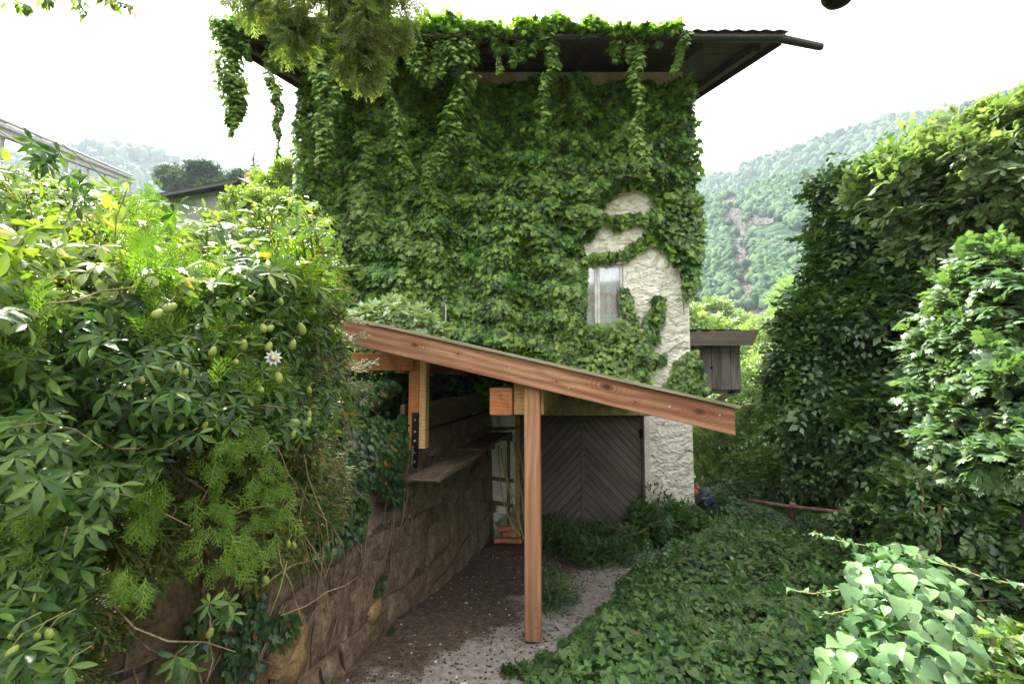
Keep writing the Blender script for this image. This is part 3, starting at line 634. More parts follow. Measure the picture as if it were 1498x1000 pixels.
# roof
YR = 14.2; YB = YR+(YR-YE)
roof = thing('roof', None, None, (0, YE, 8)); del roof  # placeholder removed below
bpy.data.objects.remove(bpy.data.objects['roof'])
def slab(mb, x0, x1, y0, y1, dz0, dz1):
    return mb.hexa([(x0, y0, roofz(y0)+dz0), (x1, y0, roofz(y0)+dz0), (x1, y1, roofz(y1)+dz0), (x0, y1, roofz(y1)+dz0), (x0, y0, roofz(y0)+dz1), (x1, y0, roofz(y0)+dz1), (x1, y1, roofz(y1)+dz1), (x0, y1, roofz(y1)+dz1)])
mr = MB(); slab(mr, XL, XR, YE, YR, .045, .12)
zb = roofz(YR); mr.hexa([(XL, YR, zb+.045), (XR, YR, zb+.045), (XR, YB, roofz(YE)+.045), (XL, YB, roofz(YE)+.045), (XL, YR, zb+.12), (XR, YR, zb+.12), (XR, YB, roofz(YE)+.12), (XL, YB, roofz(YE)+.12)])
rf = mr.build('roof', M['soffit'], house)
# gable walls up to the ridge
gm = MB()
for x0 in (HX0, HX1-tk):
    gm.poly([(x0, HY0, ZT), (x0+tk, HY0, ZT), (x0+tk, HY1, ZT), (x0, HY1, ZT), (x0, YR, zb-.1), (x0+tk, YR, zb-.1)], [(0, 4, 3), (1, 2, 5), (0, 1, 5, 4), (3, 4, 5, 2), (0, 3, 2, 1)])
gm.build('gable_wall', M['stucco'], house)
y = YE+.02; k = 0
while y < HY0+3.2:
    y1 = y+.185; b_ = MB(); slab(b_, XL+.02, XR-.02, y, y1-.012, .012+.006*(k % 2), .044); b_.build('soffit_board', M['soffit'], rf); y = y1; k += 1
for i in range(10):
    x = XL+.35+i*(XR-XL-.7)/9; b_ = MB(); slab(b_, x-.06, x+.06, YE+.12, HY0+(2.9 if (x < HX0 or x > HX1) else 0), -.15, .010); b_.build('rafter', M['soffit'], rf)
for x0, x1 in ((XL-.03, XL), (XR, XR+.03)): b_ = MB(); slab(b_, x0, x1, YE-.02, YR, -.10, .15); b_.build('barge_board', M['soffit'], rf)
MB().box(XL, XR, YE-.03, YE, 8.30, 8.52).build('fascia_board', M['soffit'], rf)
# tiles
def tile_mesh():
    V = []; F_ = []; n = 7
    for j, (yy, zz) in enumerate(((0, 0.012), (.42, .0))):
        for side in (0, 1):
            for i in range(n):
                x = -.12+.25*i/(n-1); V.append((x, yy, zz+.013*math.cos((i/(n-1)-.3)*6.28)+.02-side*.014))
    for i in range(n-1):
        F_ += [(i, i+1, 2*n+i+1, 2*n+i), (n+i, 3*n+i, 3*n+i+1, n+i+1), (i, n+i, n+i+1, i+1), (2*n+i, 2*n+i+1, 3*n+i+1, 3*n+i)]
    F_ += [(0, 2*n, 3*n, n), (n-1, 2*n-1, 4*n-1, 3*n-1)]
    me = bpy.data.meshes.new('roof_tile'); me.from_pydata(V, [], F_); me.materials.append(M['tile']); me.update(); return me
tm = tile_mesh(); ncol = int((XR-XL)/.24); restV = []; rest = MB()
tv = [v.co[:] for v in tm.vertices]; tf = [tuple(p.vertices) for p in tm.polygons]
for r_ in range(18):
    y = YE-.07+r_*.35
    for c in range(ncol+1):
        x = XL+.1+c*.24
        z = roofz(y)+.125+random.uniform(0, .006)
        if r_ < 4:
            o = link('roof_tile', tm, (x, y, z), rf); o.rotation_euler = (math.atan(SL)-.02, random.uniform(-.03, .03), random.uniform(-.02, .02))
        else:
            a = math.atan(SL)-.02; rest.poly([(x+p[0], y+p[1]*math.cos(a)-p[2]*math.sin(a), z+p[1]*math.sin(a)+p[2]*math.cos(a)) for p in tv], tf)
ro = rest.build('upper_tiles', M['tile'], rf); ro['kind'] = 'stuff'
b_ = MB(); b_.hexa([(XL, YR+.1, roofz(YR)+.1), (XR, YR+.1, roofz(YR)+.1), (XR, YB, roofz(YE)+.13), (XL, YB, roofz(YE)+.13), (XL, YR, roofz(YR)+.2), (XR, YR, roofz(YR)+.2), (XR, YB, roofz(YE)+.2), (XL, YB, roofz(YE)+.2)]); b_.build('rear_tiling', M['tile'], rf)
# gutter, half round with a spout that runs past the roof corner
gu = MB(); n = 8; Yg = YE-.10; g0 = np.array([XL, Yg, 8.37]); g1 = np.array([XR+.02, Yg, 8.335]); sp1 = P(1203, 69, YE-.1)
def trough(mb, a, b_, r_):
    a = np.array(a); b_ = np.array(b_); vs = []; n = 9
    for p in (a, b_):
        for k in range(n): t = math.pi+math.pi*k/(n-1); vs.append((p[0], p[1]+r_*math.cos(t), p[2]+r_*math.sin(t)))
    for p in (a, b_):
        for k in range(n): t = math.pi+math.pi*k/(n-1); vs.append((p[0], p[1]+(r_-.008)*math.cos(t), p[2]+(r_-.008)*math.sin(t)))
    fs = [(k, k+1, n+k+1, n+k) for k in range(n-1)]+[(2*n+k, 3*n+k, 3*n+k+1, 2*n+k+1) for k in range(n-1)]+[(0, n, 3*n, 2*n), (n-1, 3*n-1, 4*n-1, 2*n-1)]+[(k, 2*n+k, 2*n+k+1, k+1) for k in range(n-1)]+[(n+k, n+k+1, 3*n+k+1, 3*n+k) for k in range(n-1)]
    return mb.poly(vs, fs)
trough(gu, g0, g1, .075); gutter = gu.build('gutter', M['gutter'], house, smooth=False)
MB().tube([g1+np.array([-.05, 0, -.02]), sp1+np.array([-.02, 0, 0]), sp1], [.07, .062, .05], 12).build('spout', M['gutter'], gutter, smooth=False)
for i in range(8):
    x = XL+.5+i*1.2; MB().box(x, x+.03, Yg-.085, YE-.03, 8.272, 8.287).build('gutter_bracket', M['gutter'], gutter)
# projecting wooden bay at the right side of the house
By = 11.0; bx0, bx1 = HX1+.01, float(P(1083, 540, By)[0]); bz0, bz1 = float(P(1050, 569, By)[2]), float(P(1050, 500, By)[2])
bay = thing('wooden_bay', 'weathered grey plank bay jutting from the right side of the house', 'bay', (bx0, By, bz0))
nb = 8; wB = (bx1-bx0)/nb
for i in range(nb):
    x = bx0+i*wB; dz = random.uniform(-.02, .02)
    MB().box(x+.006, x+wB-.010, By-.0-random.uniform(0, .012), By+.025, bz0+dz, bz1).build('board', M['grey_board'], bay)
MB().box(bx0, bx1-.01, By+.03, By+1.4, bz0+.03, bz1).build('inner_box', M['soffit'], bay)
for k in range(7): MB().box(bx1-.009, bx1+.014, By+.01+k*.2, By+.2+k*.2-.008, bz0, bz1).build('board', M['grey_board'], bay)
for x_, z_ in ((bx0+wB*1.0, (bz0+bz1)/2-.05), (bx0+wB*4.95, (bz0+bz1)/2-.05)):
    b_ = MB(); b_.tube([(x_, By-.03, z_), (x_, By-.012, z_)], .035, 8); b_.build('knot_hole', M['steel'], bay)
e1 = P(1112, 488, By-.35); 
b_ = MB(); zA = float(P(1050, 487, By-.35)[2]); zBm = float(P(1050, 505, By-.35)[2]); x1b = float(e1[0])
b_.poly([(bx0, By-.36, zBm), (x1b-.18, By-.36, zBm), (x1b, By-.36, zA+.08), (bx0, By-.36, zA), (bx0, By-.32, zBm), (x1b-.18, By-.32, zBm), (x1b, By-.32, zA+.08), (bx0, By-.32, zA)], [(0, 1, 2, 3), (7, 6, 5, 4), (0, 4, 5, 1), (1, 5, 6, 2), (2, 6, 7, 3), (3, 7, 4, 0)])
b_.build('fascia', M['grey_beam'], bay)
for k in range(6): b_ = MB(); b_.box(bx0, x1b-.1, By-.315+k*.32, By-.01+k*.32, zA-.05, zA-.02); b_.build('roof_board', M['grey_board'], bay)
for k in range(6):
    x = bx0+.05+k*(bx1-bx0)/5.6; b_ = MB(); b_.box(x, x+.09, By-.30, By+1.5, zA-.017, zA+.07); b_.build('batten', M['grey_board'], bay)
b_ = MB(); b_.box(bx0, bx1-.05, By-.2, By+1.6, zA+.073, zA+.10); b_.build('roof_sheet', M['gutter'], bay)
for y_ in (By+.1, By+1.2): b_ = MB(); b_.beam((bx0+.02, y_, bz0-1.0), (bx1-.15, y_, bz0-.06), .1, .1); b_.build('strut', M['grey_beam'], bay); b_ = MB(); b_.box(bx0, bx1, y_-.05, y_+.05, bz0-.1, bz0-.005); b_.build('bearer', M['grey_beam'], bay)
#@@PART3
# ------------------------------------------------------------------ retaining wall
wall = thing('retaining_wall', 'brown rough stone retaining wall below the hanging vines', 'wall', (float(wallx(5)), 5, 0))
WN = nrm(np.array([1, -.2, 0])); WD = nrm(np.array([.2, 1, 0]))
def wp(s, z, out=0):   # s = world y along the wall face
    return wp0(s, z, out)
def wp0(s, z, out=0):
    return np.array([float(wallx(s)), s, z])+WN*out-np.array([.04*max(0, z+.4), 0, 0])*1.0
mbw = MB(); 
mbw.hexa([wp(.2, -1.2, -.32), wp(9.28, -1.2, -.32), wp(9.28, -1.2, -.022), wp(.2, -1.2, -.022), wp(.2, 1.72, -.32), wp(9.28, 1.72, -.32), wp(9.28, 1.72, -.022), wp(.2, 1.72, -.022)][::1])
mbw.build('mortar_core', M['mortar'], wall)
rows = [-.75]
while rows[-1] < 1.5: rows.append(rows[-1]+random.uniform(.24, .42))
rows[-1] = 1.74
for ri in range(len(rows)-1):
    s = .25+random.uniform(0, .2); js = [s]
    while js[-1] < 9.1: js.append(js[-1]+random.choice([random.uniform(.2, .45), random.uniform(.45, 1.0)]))
    js[-1] = min(js[-1], 9.24)
    for k in range(len(js)-1):
        a, b_ = js[k]+.009, js[k+1]-.009; z0, z1 = rows[ri]+.009, rows[ri+1]-.009; jt = lambda: random.uniform(-.03, .03)
        if b_-a < .08: continue
        c = [(a+jt(), z0+jt()), (b_+jt(), z0+jt()), (b_+jt(), z1+jt()), (a+jt(), z1+jt())]; out = random.uniform(-.018, .028); nU, nV = 5, 4; V = []; F_ = []
        for j in range(nV):
            for i in range(nU):
                u, v = i/(nU-1), j/(nV-1); s_ = (c[0][0]*(1-u)+c[1][0]*u)*(1-v)+(c[3][0]*(1-u)+c[2][0]*u)*v; z = (c[0][1]*(1-u)+c[1][1]*u)*(1-v)+(c[3][1]*(1-u)+c[2][1]*u)*v
                s_, z = s_+.07*math.sin(z*3.1+s_*.9)+.025*math.sin(z*8+s_*2.3), z+(.07*math.sin(s_*1.7+.6)+.025*math.sin(s_*5.3+z*2))*(1 if z < 1.3 else max(0, (1.7-z)/.4)); edge = i in (0, nU-1) or j in (0, nV-1); V.append(wp(s_, z, out+(-.014+random.uniform(-.008, .006) if edge else random.uniform(-.004, .016))))
        n0 = len(V)
        for q in (0, nU-1, nU*nV-1, nU*(nV-1)): V.append(V[q]-WN*.06)
        for j in range(nV-1):
            for i in range(nU-1): p = j*nU+i; F_ += [(p, p+1, p+nU+1, p+nU)]
        F_ += [tuple([n0, n0+1]+[i for i in range(nU)][::-1]), tuple([n0+1, n0+2]+[j*nU+nU-1 for j in range(nV)][::-1]), tuple([n0+2, n0+3]+[(nV-1)*nU+i for i in range(nU)]), tuple([n0+3, n0]+[j*nU for j in range(nV)])]
        m_ = MB(); m_.poly(V, F_); m_.build('stone', M['stone'], wall)
# leftover patches of ochre plaster on the stones
def patch(cs, cz, rs, rz, seed, mat='ochre', out=.045):
    r = random.Random(seed); n = 22; V = [wp(cs, cz, out+.008)]; 
    for ring, (f, o_) in enumerate(((.55, out+.010), (1.0, out-.004), (1.02, -.03))):
        rr = random.Random(seed)
        for k in range(n): a = 6.283*k/n; q = f*(.62+.5*rr.random()); V.append(wp(cs+rs*math.cos(a)*q, cz+rz*math.sin(a)*q, o_+r.uniform(-.003, .003)))
    F_ = [(0, 1+k, 1+(k+1) % n) for k in range(n)]
    for g_ in (0, 1):
        for k in range(n): a = 1+g_*n+k; b_ = 1+g_*n+(k+1) % n; F_.append((a, a+n, b_+n)); F_.append((a, b_+n, b_))
    mesh_np('plaster_patch', V, F_, M[mat], wall, smooth=False)
patch(3.42, .60, .20, .24, 3, out=.03); patch(4.55, .32, .13, .1, 5); patch(4.0, 1.42, .22, .16, 8); patch(4.9, 1.52, .38, .12, 9); patch(2.6, .2, .2, .16, 12)
# upper timber board standing on the wall
PL = thing('wall_plank', 'long grey plank standing on top of the stone wall under the shelter', 'plank', wp(7, 1.8))
b_ = MB(); b_.beam(wp(5.5, 1.97, -.10), wp(9.2, 2.0, -.10), .05, .33); b_.build('board', M['old_plank'], PL)
b_ = MB(); b_.beam(wp(5.6, 1.78, -.02), wp(9.2, 1.80, -.02), .10, .035); b_.build('ledge', M['old_plank'], PL)
for s in (6.2, 8.4): b_ = MB(); b_.beam(wp(s, 1.72, -.16), wp(s, 2.12, -.16), .05, .05, up=(0, 1, 0)); b_.build('peg', M['old_plank'], PL)
# ------------------------------------------------------------------ lean-to shelter
DD = nrm(np.array([.136, .99, 0])); RR_ = nrm(np.array([.99, -.136, 0])); O0 = np.array([.19, 4.60, 0]); sl_ = .232
def sh(t, d, z): return O0+RR_*t+DD*d+np.array([0, 0, z])
shel = thing('lean_to_shelter', 'open lean-to shelter of reddish fir timber against the stone wall', 'shelter', (.19, 4.6, 0))
ztop = lambda t: 2.60-sl_*t     # rafter top line at offset t from the post
RU = nrm(RR_*1+np.array([0, 0, -sl_])); RUp = nrm(np.cross(DD, RU)); RUp = RUp if RUp[2] > 0 else -RUp
def rafter(d, t0=-2.03, t1=1.81, wd=.07, h=.235):
    q = [];
    for dd in (d, d+wd):
        for t, zz in ((t0, ztop(t0)-h), (t1, ztop(t1)-h*1.02), (t1, ztop(t1)), (t0, ztop(t0))): q.append(sh(t, dd, zz))
    # local-axis build: X along the rafter
    org = np.mean(q, 0); X = RU; Y = DD; Z = np.cross(X, Y); loc = [((p-org)@X, (p-org)@Y, (p-org)@Z) for p in q]
    me = bpy.data.meshes.new('rafter'); me.from_pydata([tuple(map(float, c)) for c in loc], [], [(0, 1, 2, 3), (7, 6, 5, 4), (0, 4, 5, 1), (1, 5, 6, 2), (2, 6, 7, 3), (3, 7, 4, 0)]); me.update()
    o = link('rafter', me, org, shel, M['fir']); from mathutils import Matrix
    o.rotation_euler = Matrix(np.array([X, Y, Z]).T.tolist()).to_euler(); md = o.modifiers.new('b', 'BEVEL'); md.width = .005; md.segments = 2
    return o
for k, d in enumerate((-.09, .95, 1.95, 2.95, 3.95)):
    o = rafter(d)
    if k == 0: o.data.materials[0] = M['fir_front']
nb = 27; RL = 4.25
from mathutils import Matrix
for k in range(nb):
    d0 = -.125+k*RL/nb; d1 = d0+RL/nb-.006; t0, t1 = -2.08, 1.85; q = []
    th = .034+random.uniform(0, .004)
    if k == 0: th = .034
    for dd in (d0, d1):
        for t, h in ((t0, .004), (t1, .004), (t1, th), (t0, th)): q.append(sh(t, dd, ztop(t)+h))
    org = np.mean(q, 0); X = RU; Y = DD; Z = np.cross(X, Y); loc = [((p-org)@X, (p-org)@Y, (p-org)@Z) for p in q]
    me = bpy.data.meshes.new('roof_board'); me.from_pydata([tuple(map(float, c)) for c in loc], [], [(0, 1, 2, 3), (7, 6, 5, 4), (0, 4, 5, 1), (1, 5, 6, 2), (2, 6, 7, 3), (3, 7, 4, 0)]); me.update()
    o = link('roof_board', me, org, shel, M['mossy_board']); o.rotation_euler = Matrix(np.array([X, Y, Z]).T.tolist()).to_euler()
# screws in the front rafter
for t in (-1.7, -.2, .35, 1.25, 1.68, -1.05):
    zz = ztop(t)-.075-random.uniform(0, .09); a = sh(t, -.098, zz); b_ = MB(); b_.tube([a, sh(t, -.088, zz)], .009, 8); b_.build('screw', M['galv'], shel)
pz = ztop(.02)-.05
b_ = MB(); q = [sh(-.075, 0, -.0), sh(.075, 0, -.0), sh(.075, .14, 0), sh(-.075, .14, 0)]
q = [p+np.array([0, 0, .02]) for p in q]+[p+np.array([0, 0, pz-.02]) for p in q]; b_.hexa(q); b_.build('post', M['fir_post'], shel, bevel=.006)
b_ = MB(); b_.box(.13, .25, 4.60, 4.72, -.06, .018); b_.build('post_foot', M['steel'], shel)
b_ = MB()
def bx(t0, t1, d0, d1, z0, z1): return [sh(t0, d0, z0), sh(t1, d0, z0), sh(t1, d1, z0), sh(t0, d1, z0), sh(t0, d0, z1), sh(t1, d0, z1), sh(t1, d1, z1), sh(t0, d1, z1)]
b_.hexa(bx(-.42, -.20, .05, 4.1, 2.085, 2.35)); b_.build('purlin', M['orange_wood'], shel, bevel=.006)
b_ = MB(); b_.hexa(bx(-.195, .10, .145, 4.05, 2.085, 2.40)); b_.build('purlin', M['fir_beam'], shel, bevel=.006)
# left post on the wall with its steel bracket
lp = P(610, 600, 5.4)[:2]; 
def lb(x0, x1, y0, y1, z0, z1):
    o = np.array([lp[0], lp[1], 0]); return [o+RR_*x0+DD*y0+np.array([0, 0, z0]), o+RR_*x1+DD*y0+np.array([0, 0, z0]), o+RR_*x1+DD*y1+np.array([0, 0, z0]), o+RR_*x0+DD*y1+np.array([0, 0, z0]),
                                                o+RR_*x0+DD*y0+np.array([0, 0, z1]), o+RR_*x1+DD*y0+np.array([0, 0, z1]), o+RR_*x1+DD*y1+np.array([0, 0, z1]), o+RR_*x0+DD*y1+np.array([0, 0, z1])]
b_ = MB(); b_.hexa(lb(-.10, .02, 0, .14, 1.68, 2.72)); b_.build('post', M['orange_wood'], shel, bevel=.005)
b_ = MB(); b_.hexa(lb(.023, .10, .0, .13, 1.66, 2.75)); b_.build('post', M['fir_beam'], shel, bevel=.005)
b_ = MB(); b_.hexa(lb(-.055, .025, -.012, -.002, 1.45, 2.06)); brk = b_.build('bracket', M['steel'], shel)
for z in (1.52, 1.62, 1.75, 1.85, 1.98):
    o = np.array([lp[0], lp[1], 0])-DD*.02+RR_*-.015; b_ = MB(); b_.tube([o+np.array([0, 0, z]), o+DD*.01+np.array([0, 0, z])], .011, 6); b_.build('bolt', M['galv'], brk)
b_ = MB(); b_.beam(P(485, 529, 5.42), P(606, 529, 5.42), .1, .20); b_.build('crossbeam', M['orange_wood'], shel, bevel=.005)
b_ = MB(); b_.hexa(lb(-.28, -.16, .02, 3.5, 2.50, 2.70)); b_.build('purlin', M['orange_wood'], shel, bevel=.005)
# ------------------------------------------------------------------ shelf and clutter under the shelter
def wbox(s0, s1, o0, o1, z0, z1): return [wp(s0, z0, o0), wp(s0, z0, o1), wp(s1, z0, o1), wp(s1, z0, o0), wp(s0, z1, o0), wp(s0, z1, o1), wp(s1, z1, o1), wp(s1, z1, o0)]
shf = thing('wall_shelf', 'long dusty plank shelf fixed along the stone wall under the shelter', 'shelf', wp(7, 1.2))
b_ = MB(); b_.hexa(wbox(4.95, 6.75, .20, .50, 1.42, 1.45)); b_.build('board', M['old_plank'], shf)
b_ = MB(); b_.hexa(wbox(6.8, 8.8, .12, .46, 1.44, 1.47)); b_.build('board', M['old_plank'], shf)
b_ = MB(); b_.hexa(wbox(4.95, 6.78, .502, .528, 1.415, 1.455)); b_.build('edge_batten', M['old_plank'], shf)
b_ = MB(); b_.hexa(wbox(6.8, 8.8, .462, .485, 1.435, 1.475)); b_.build('edge_batten', M['old_plank'], shf)
for s in (5.2, 6.3, 7.6, 8.6): b_ = MB(); b_.hexa(wbox(s, s+.05, .02, .45, 1.34, 1.415)); b_.build('shelf_bracket', M['old_plank'], shf)
shf2 = thing('corner_shelf', 'dark board resting high in the corner beside the house door', 'shelf', P(725, 640, 8.6))
b_ = MB(); b_.beam(P(700, 627, 8.9), P(749, 627, 8.4), .5, .03); b_.build('board', M['old_plank'], shf2)
b_ = MB(); b_.beam(P(705, 636, 8.6), P(750, 640, 8.5), .05, .12); b_.build('bearer', M['old_plank'], shf2)
rk = thing('rack', 'rough timber rack with crosspieces in the corner by the door', 'rack', P(735, 775, 8.7))
for px in (744,): b_ = MB(); b_.beam(P(px, 790, 8.75), P(px, 640, 8.75), .06, .06, up=(0, 1, 0)); b_.build('upright', M['old_plank'], rk)
for py, a, c in ((700, 702, 752), (737, 722, 752)): b_ = MB(); b_.beam(P(a, py-3, 8.65), P(c, py+3, 8.65), .05, .06); b_.build('crosspiece', M['old_plank'], rk)
tb = [[(729, 650), (731, 690), (736, 730), (748, 765), (762, 783)], [(733, 655), (740, 700), (752, 740), (764, 775)], [(752, 645), (757, 690), (764, 730), (768, 770)], [(740, 650), (742, 700), (757, 760), (764, 792), (722, 790)], [(756, 640), (762, 670), (770, 720)]]
lb_t = ['leftmost yellow tube of those hanging in the dark corner', 'yellow tube crossing in front of the corner rack', 'straight pale tube hanging beside the door jamb', 'longest yellow tube with its end curling over the bricks', 'short pale tube hanging nearest the shelter post']
for pts, lab in zip(tb, lb_t):
    q = [P(a, b2, 8.5-.05*i) for i, (a, b2) in enumerate(pts)]; fine = []
    for i in range(len(q)-1):
        for f in (0, .25, .5, .75):
            p0 = q[max(i-1, 0)]; p1 = q[i]; p2 = q[i+1]; p3 = q[min(i+2, len(q)-1)]
            fine.append(.5*((2*p1)+(p2-p0)*f+(2*p0-5*p1+4*p2-p3)*f*f+(3*p1-p0-3*p2+p3)*f**3))
    fine.append(q[-1]); b_ = MB(); b_.tube(fine, .011, 6); tag(b_.build('flexible_tube', M['tube'], smooth=True), lab, 'tube', 'tubes hanging in the corner')
brl = ['orange brick at the bottom left of the corner pile', 'orange brick at the bottom right of the corner pile', 'orange brick lying second from the top of the corner pile', 'topmost orange brick of the corner pile']
for k, (px, py, rz) in enumerate([(733, 789, .2), (752, 790, -.1), (744, 780, .35), (738, 772, .1)]):
    c = P(px, py, 8.35); m_ = MB(); m_.box(-.13, .13, -.06, .06, -.035, .035); o = m_.build('brick', M['brick'], bevel=.008); o.location = [float(a) for a in c+np.array([0, 0, -.035])]; o.rotation_euler = (0, 0, rz); tag(o, brl[k], 'brick', 'bricks piled in the corner')
b_ = MB(); b_.hexa([(-.10, -.05, 0), (.09, -.06, 0), (.10, .06, 0), (-.09, .05, 0), (-.09, -.04, .05), (.08, -.05, .06), (.09, .05, .055), (-.08, .045, .045)])
o = b_.build('stone_block', M['white_block'], bevel=.01); c = P(668, 994, 3.8); o.location = (float(c[0]), 3.8, float(g(c[0], 3.8))-.005); o.rotation_euler = (0, 0, .2); tag(o, 'small pale block lying on the dark earth at the bottom of the photo', 'block')
# things dumped by the house corner
c = P(1022, 735, 9.5)
ob = thing('leaning_board', 'orange brown board leaning against the house corner', 'board', c)
b_ = MB(); b_.beam(P(1008, 738, 9.7), P(1022, 712, 9.55), .03, .30, up=(0, 1, 0)); b_.build('panel', M['brick'], ob)
b_ = MB(); b_.beam(P(1014, 716, 9.5), P(1040, 736, 9.3), .04, .06); b_.build('batten', M['orange_wood'], ob)
m_blue = m_plain('faded_blue_grey_plastic', (.04, .055, .075), .6)
V, F_ = ico(4); V = V*(.8+.35*sn(V, 9, 8)+.18*np.abs(sn(V, 16, 9)-.5))[:, None]*np.array([.15, .14, .17])*(.45+.6*sn(V, 2.6, 4)+.5*sn(V, 7, 6))[:, None]+P(1032, 727, 9.3); o = mesh_np('plastic_sack', V, F_, m_blue); tag(o, 'crumpled blue grey sack slumped beside the house corner', 'sack')
# rusty rail at the right and its stump
pp = thing('rusty_rail', 'rusty metal rail lying level among the bushes right of the ivy', 'rail', P(1180, 745, 7.4))
b_ = MB(); b_.tube([P(1095, 731, 8.0), P(1150, 740, 7.6), P(1205, 746, 7.1), P(1256, 753, 6.7)], .03, 8); b_.build('pipe', M['rust'], pp, smooth=True)
b_ = MB(); b_.tube([P(1160, 735, 7.58), P(1158, 757, 7.60)], .05, 7); b_.build('stump', M['rust'], pp, smooth=True)
#@@PART4
# ------------------------------------------------------------------ creeper on the house
def inpoly(px, py, poly):
    c = np.zeros(len(px), bool); j = len(poly)-1
    for i in range(len(poly)):
        xi, yi = poly[i]; xj, yj = poly[j]
        if yi != yj: c ^= ((yi > py) != (yj > py)) & (px < (xj-xi)*(py-yi)/(yj-yi)+xi)
        j = i
    return c
def segd(px, py, a, b_):
    a = np.array(a, float); b_ = np.array(b_, float); d = b_-a; t = np.clip(((px-a[0])*d[0]+(py-a[1])*d[1])/(d@d), 0, 1)
    return np.hypot(px-a[0]-t*d[0], py-a[1]-t*d[1])
BARE = [(858, 350), (878, 330), (905, 336), (935, 326), (955, 348), (975, 362), (984, 388), (1002, 396), (1004, 430), (1040, 440), (1040, 508), (992, 518), (984, 540), (975, 560), (1000, 574), (1016, 578), (1016, 745), (945, 745), (945, 596), (936, 560), (950, 525), (968, 474), (972, 445), (960, 432), (948, 440), (940, 470), (934, 484), (915, 490), (858, 486), (858, 388)]
BARE1 = [(884, 312), (892, 292), (915, 282), (950, 284), (957, 298), (940, 312), (905, 318)]
def bare_w(px, py):
    jx = px+(sn(np.stack([px, py], 1), .09, 41)-.5)*18; jy = py+(sn(np.stack([px, py], 1), .09, 42)-.5)*18
    b_ = inpoly(jx, jy, BARE) | inpoly(jx, jy, BARE1) | ((px > 856) & (px < 917) & (py > 380) & (py < 476))
    arms = (segd(px, py, (866, 378), (915, 372)) < 7) | (segd(px, py, (915, 372), (962, 338)) < 9) | (segd(px, py, (912, 428), (926, 500)) < 8) | (segd(px, py, (962, 440), (946, 500)) < 9) | (segd(px, py, (935, 545), (968, 520)) < 6)
    top = np.interp(px, [440, 500, 560, 640, 700, 760, 800, 860, 900, 1000, 1030], [70, 85, 96, 90, 128, 122, 96, 124, 118, 122, 135])+(sn(px[:, None], .08, 43)-.5)*26
    return (b_ & ~arms) | (py < top) | (py > np.interp(px, [740, 760, 930, 960], [600, 578, 578, 600]))
creeper = thing('wall_creeper', 'dense green creeper covering the tall house wall and its eave', 'creeper', (-.5, HY0, -.5))
n = 52000; wx = rng.uniform(HX0-.1, HX1+.14, n); wz = rng.uniform(1.4, 8.5, n)
rel = .5*sn(np.stack([wx*1.7, wz*.55], 1), 1.7, 51)+.35*sn(np.stack([wx, wz], 1), 4.5, 52)+.15*sn(np.stack([wx, wz], 1), 11, 53)
rel = np.clip((rel-.3)*2.0, 0, 1)
def topx(x, y, z):
    d = np.stack([x, y, z], 1)-CAM; zz = d@FW; return CX+F*d[:, 0]/zz, CY-F*(d@UP)/zz
px, py = topx(wx, np.full(n, HY0), wz); k = ~bare_w(px, py)
edge = np.ones(n)
for dx, dy in ((14, 0), (-14, 0), (0, 14), (0, -14)): edge *= np.where(bare_w(px+dx, py+dy), .35, 1)
off = (.05+.62*rel*edge)*(1-.55*rng.random(n)**2.2)
p = np.stack([wx, HY0-off, wz], 1)[k]; n = len(p)
gx = (sn(np.stack([(wx+.08)*1.7, wz*.55], 1), 1.7, 51)-sn(np.stack([(wx-.08)*1.7, wz*.55], 1), 1.7, 51))[k]
yd = np.stack([rng.normal(size=n)*.45, -.25-.5*rng.random(n), -1+.25*rng.normal(size=n)], 1); zd = np.stack([rng.normal(size=n)*.4-gx*3, -1+.3*rng.normal(size=n), .45+.3*rng.normal(size=n)], 1)
sz = .10*rng.uniform(.55, 1.45, n); big = rng.random(n) < .04; sz = np.where(big, sz*1.5, sz)
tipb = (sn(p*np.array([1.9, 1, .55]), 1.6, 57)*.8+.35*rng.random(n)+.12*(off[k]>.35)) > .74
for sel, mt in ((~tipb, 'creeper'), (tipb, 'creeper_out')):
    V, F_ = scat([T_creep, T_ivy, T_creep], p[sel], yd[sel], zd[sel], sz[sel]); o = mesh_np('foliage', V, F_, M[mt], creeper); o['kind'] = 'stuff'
# corner wraps
for x0, sg in ((HX1+.02, 1), (HX0-.02, -1)):
    n = 5200; yy = HY0+rng.random(n)**1.4*(3.0 if sg > 0 else 2.0); zz = rng.uniform(4.5 if sg > 0 else 2, 8.3, n); zz = np.where((sg > 0) & (zz < 5.2), zz+rng.random(n)*2.4, zz)
    oo = rng.uniform(0, 1, n)*(.05+.20*sn(np.stack([yy, zz], 1), 2.2, 61)); p = np.stack([x0+sg*oo, yy-.05, zz], 1)
    yd = np.stack([sg*.3+rng.normal(size=n)*.3, -.3+rng.normal(size=n)*.4, -1+rng.normal(size=n)*.3], 1); zd = np.stack([sg*np.ones(n), -.5+rng.normal(size=n)*.4, .5+rng.normal(size=n)*.3], 1)
    V, F_ = scat([T_creep, T_ivy], p, yd, zd, .105*rng.uniform(.7, 1.25, n)); o = mesh_np('foliage', V, F_, M['creeper'], creeper); o['kind'] = 'stuff'
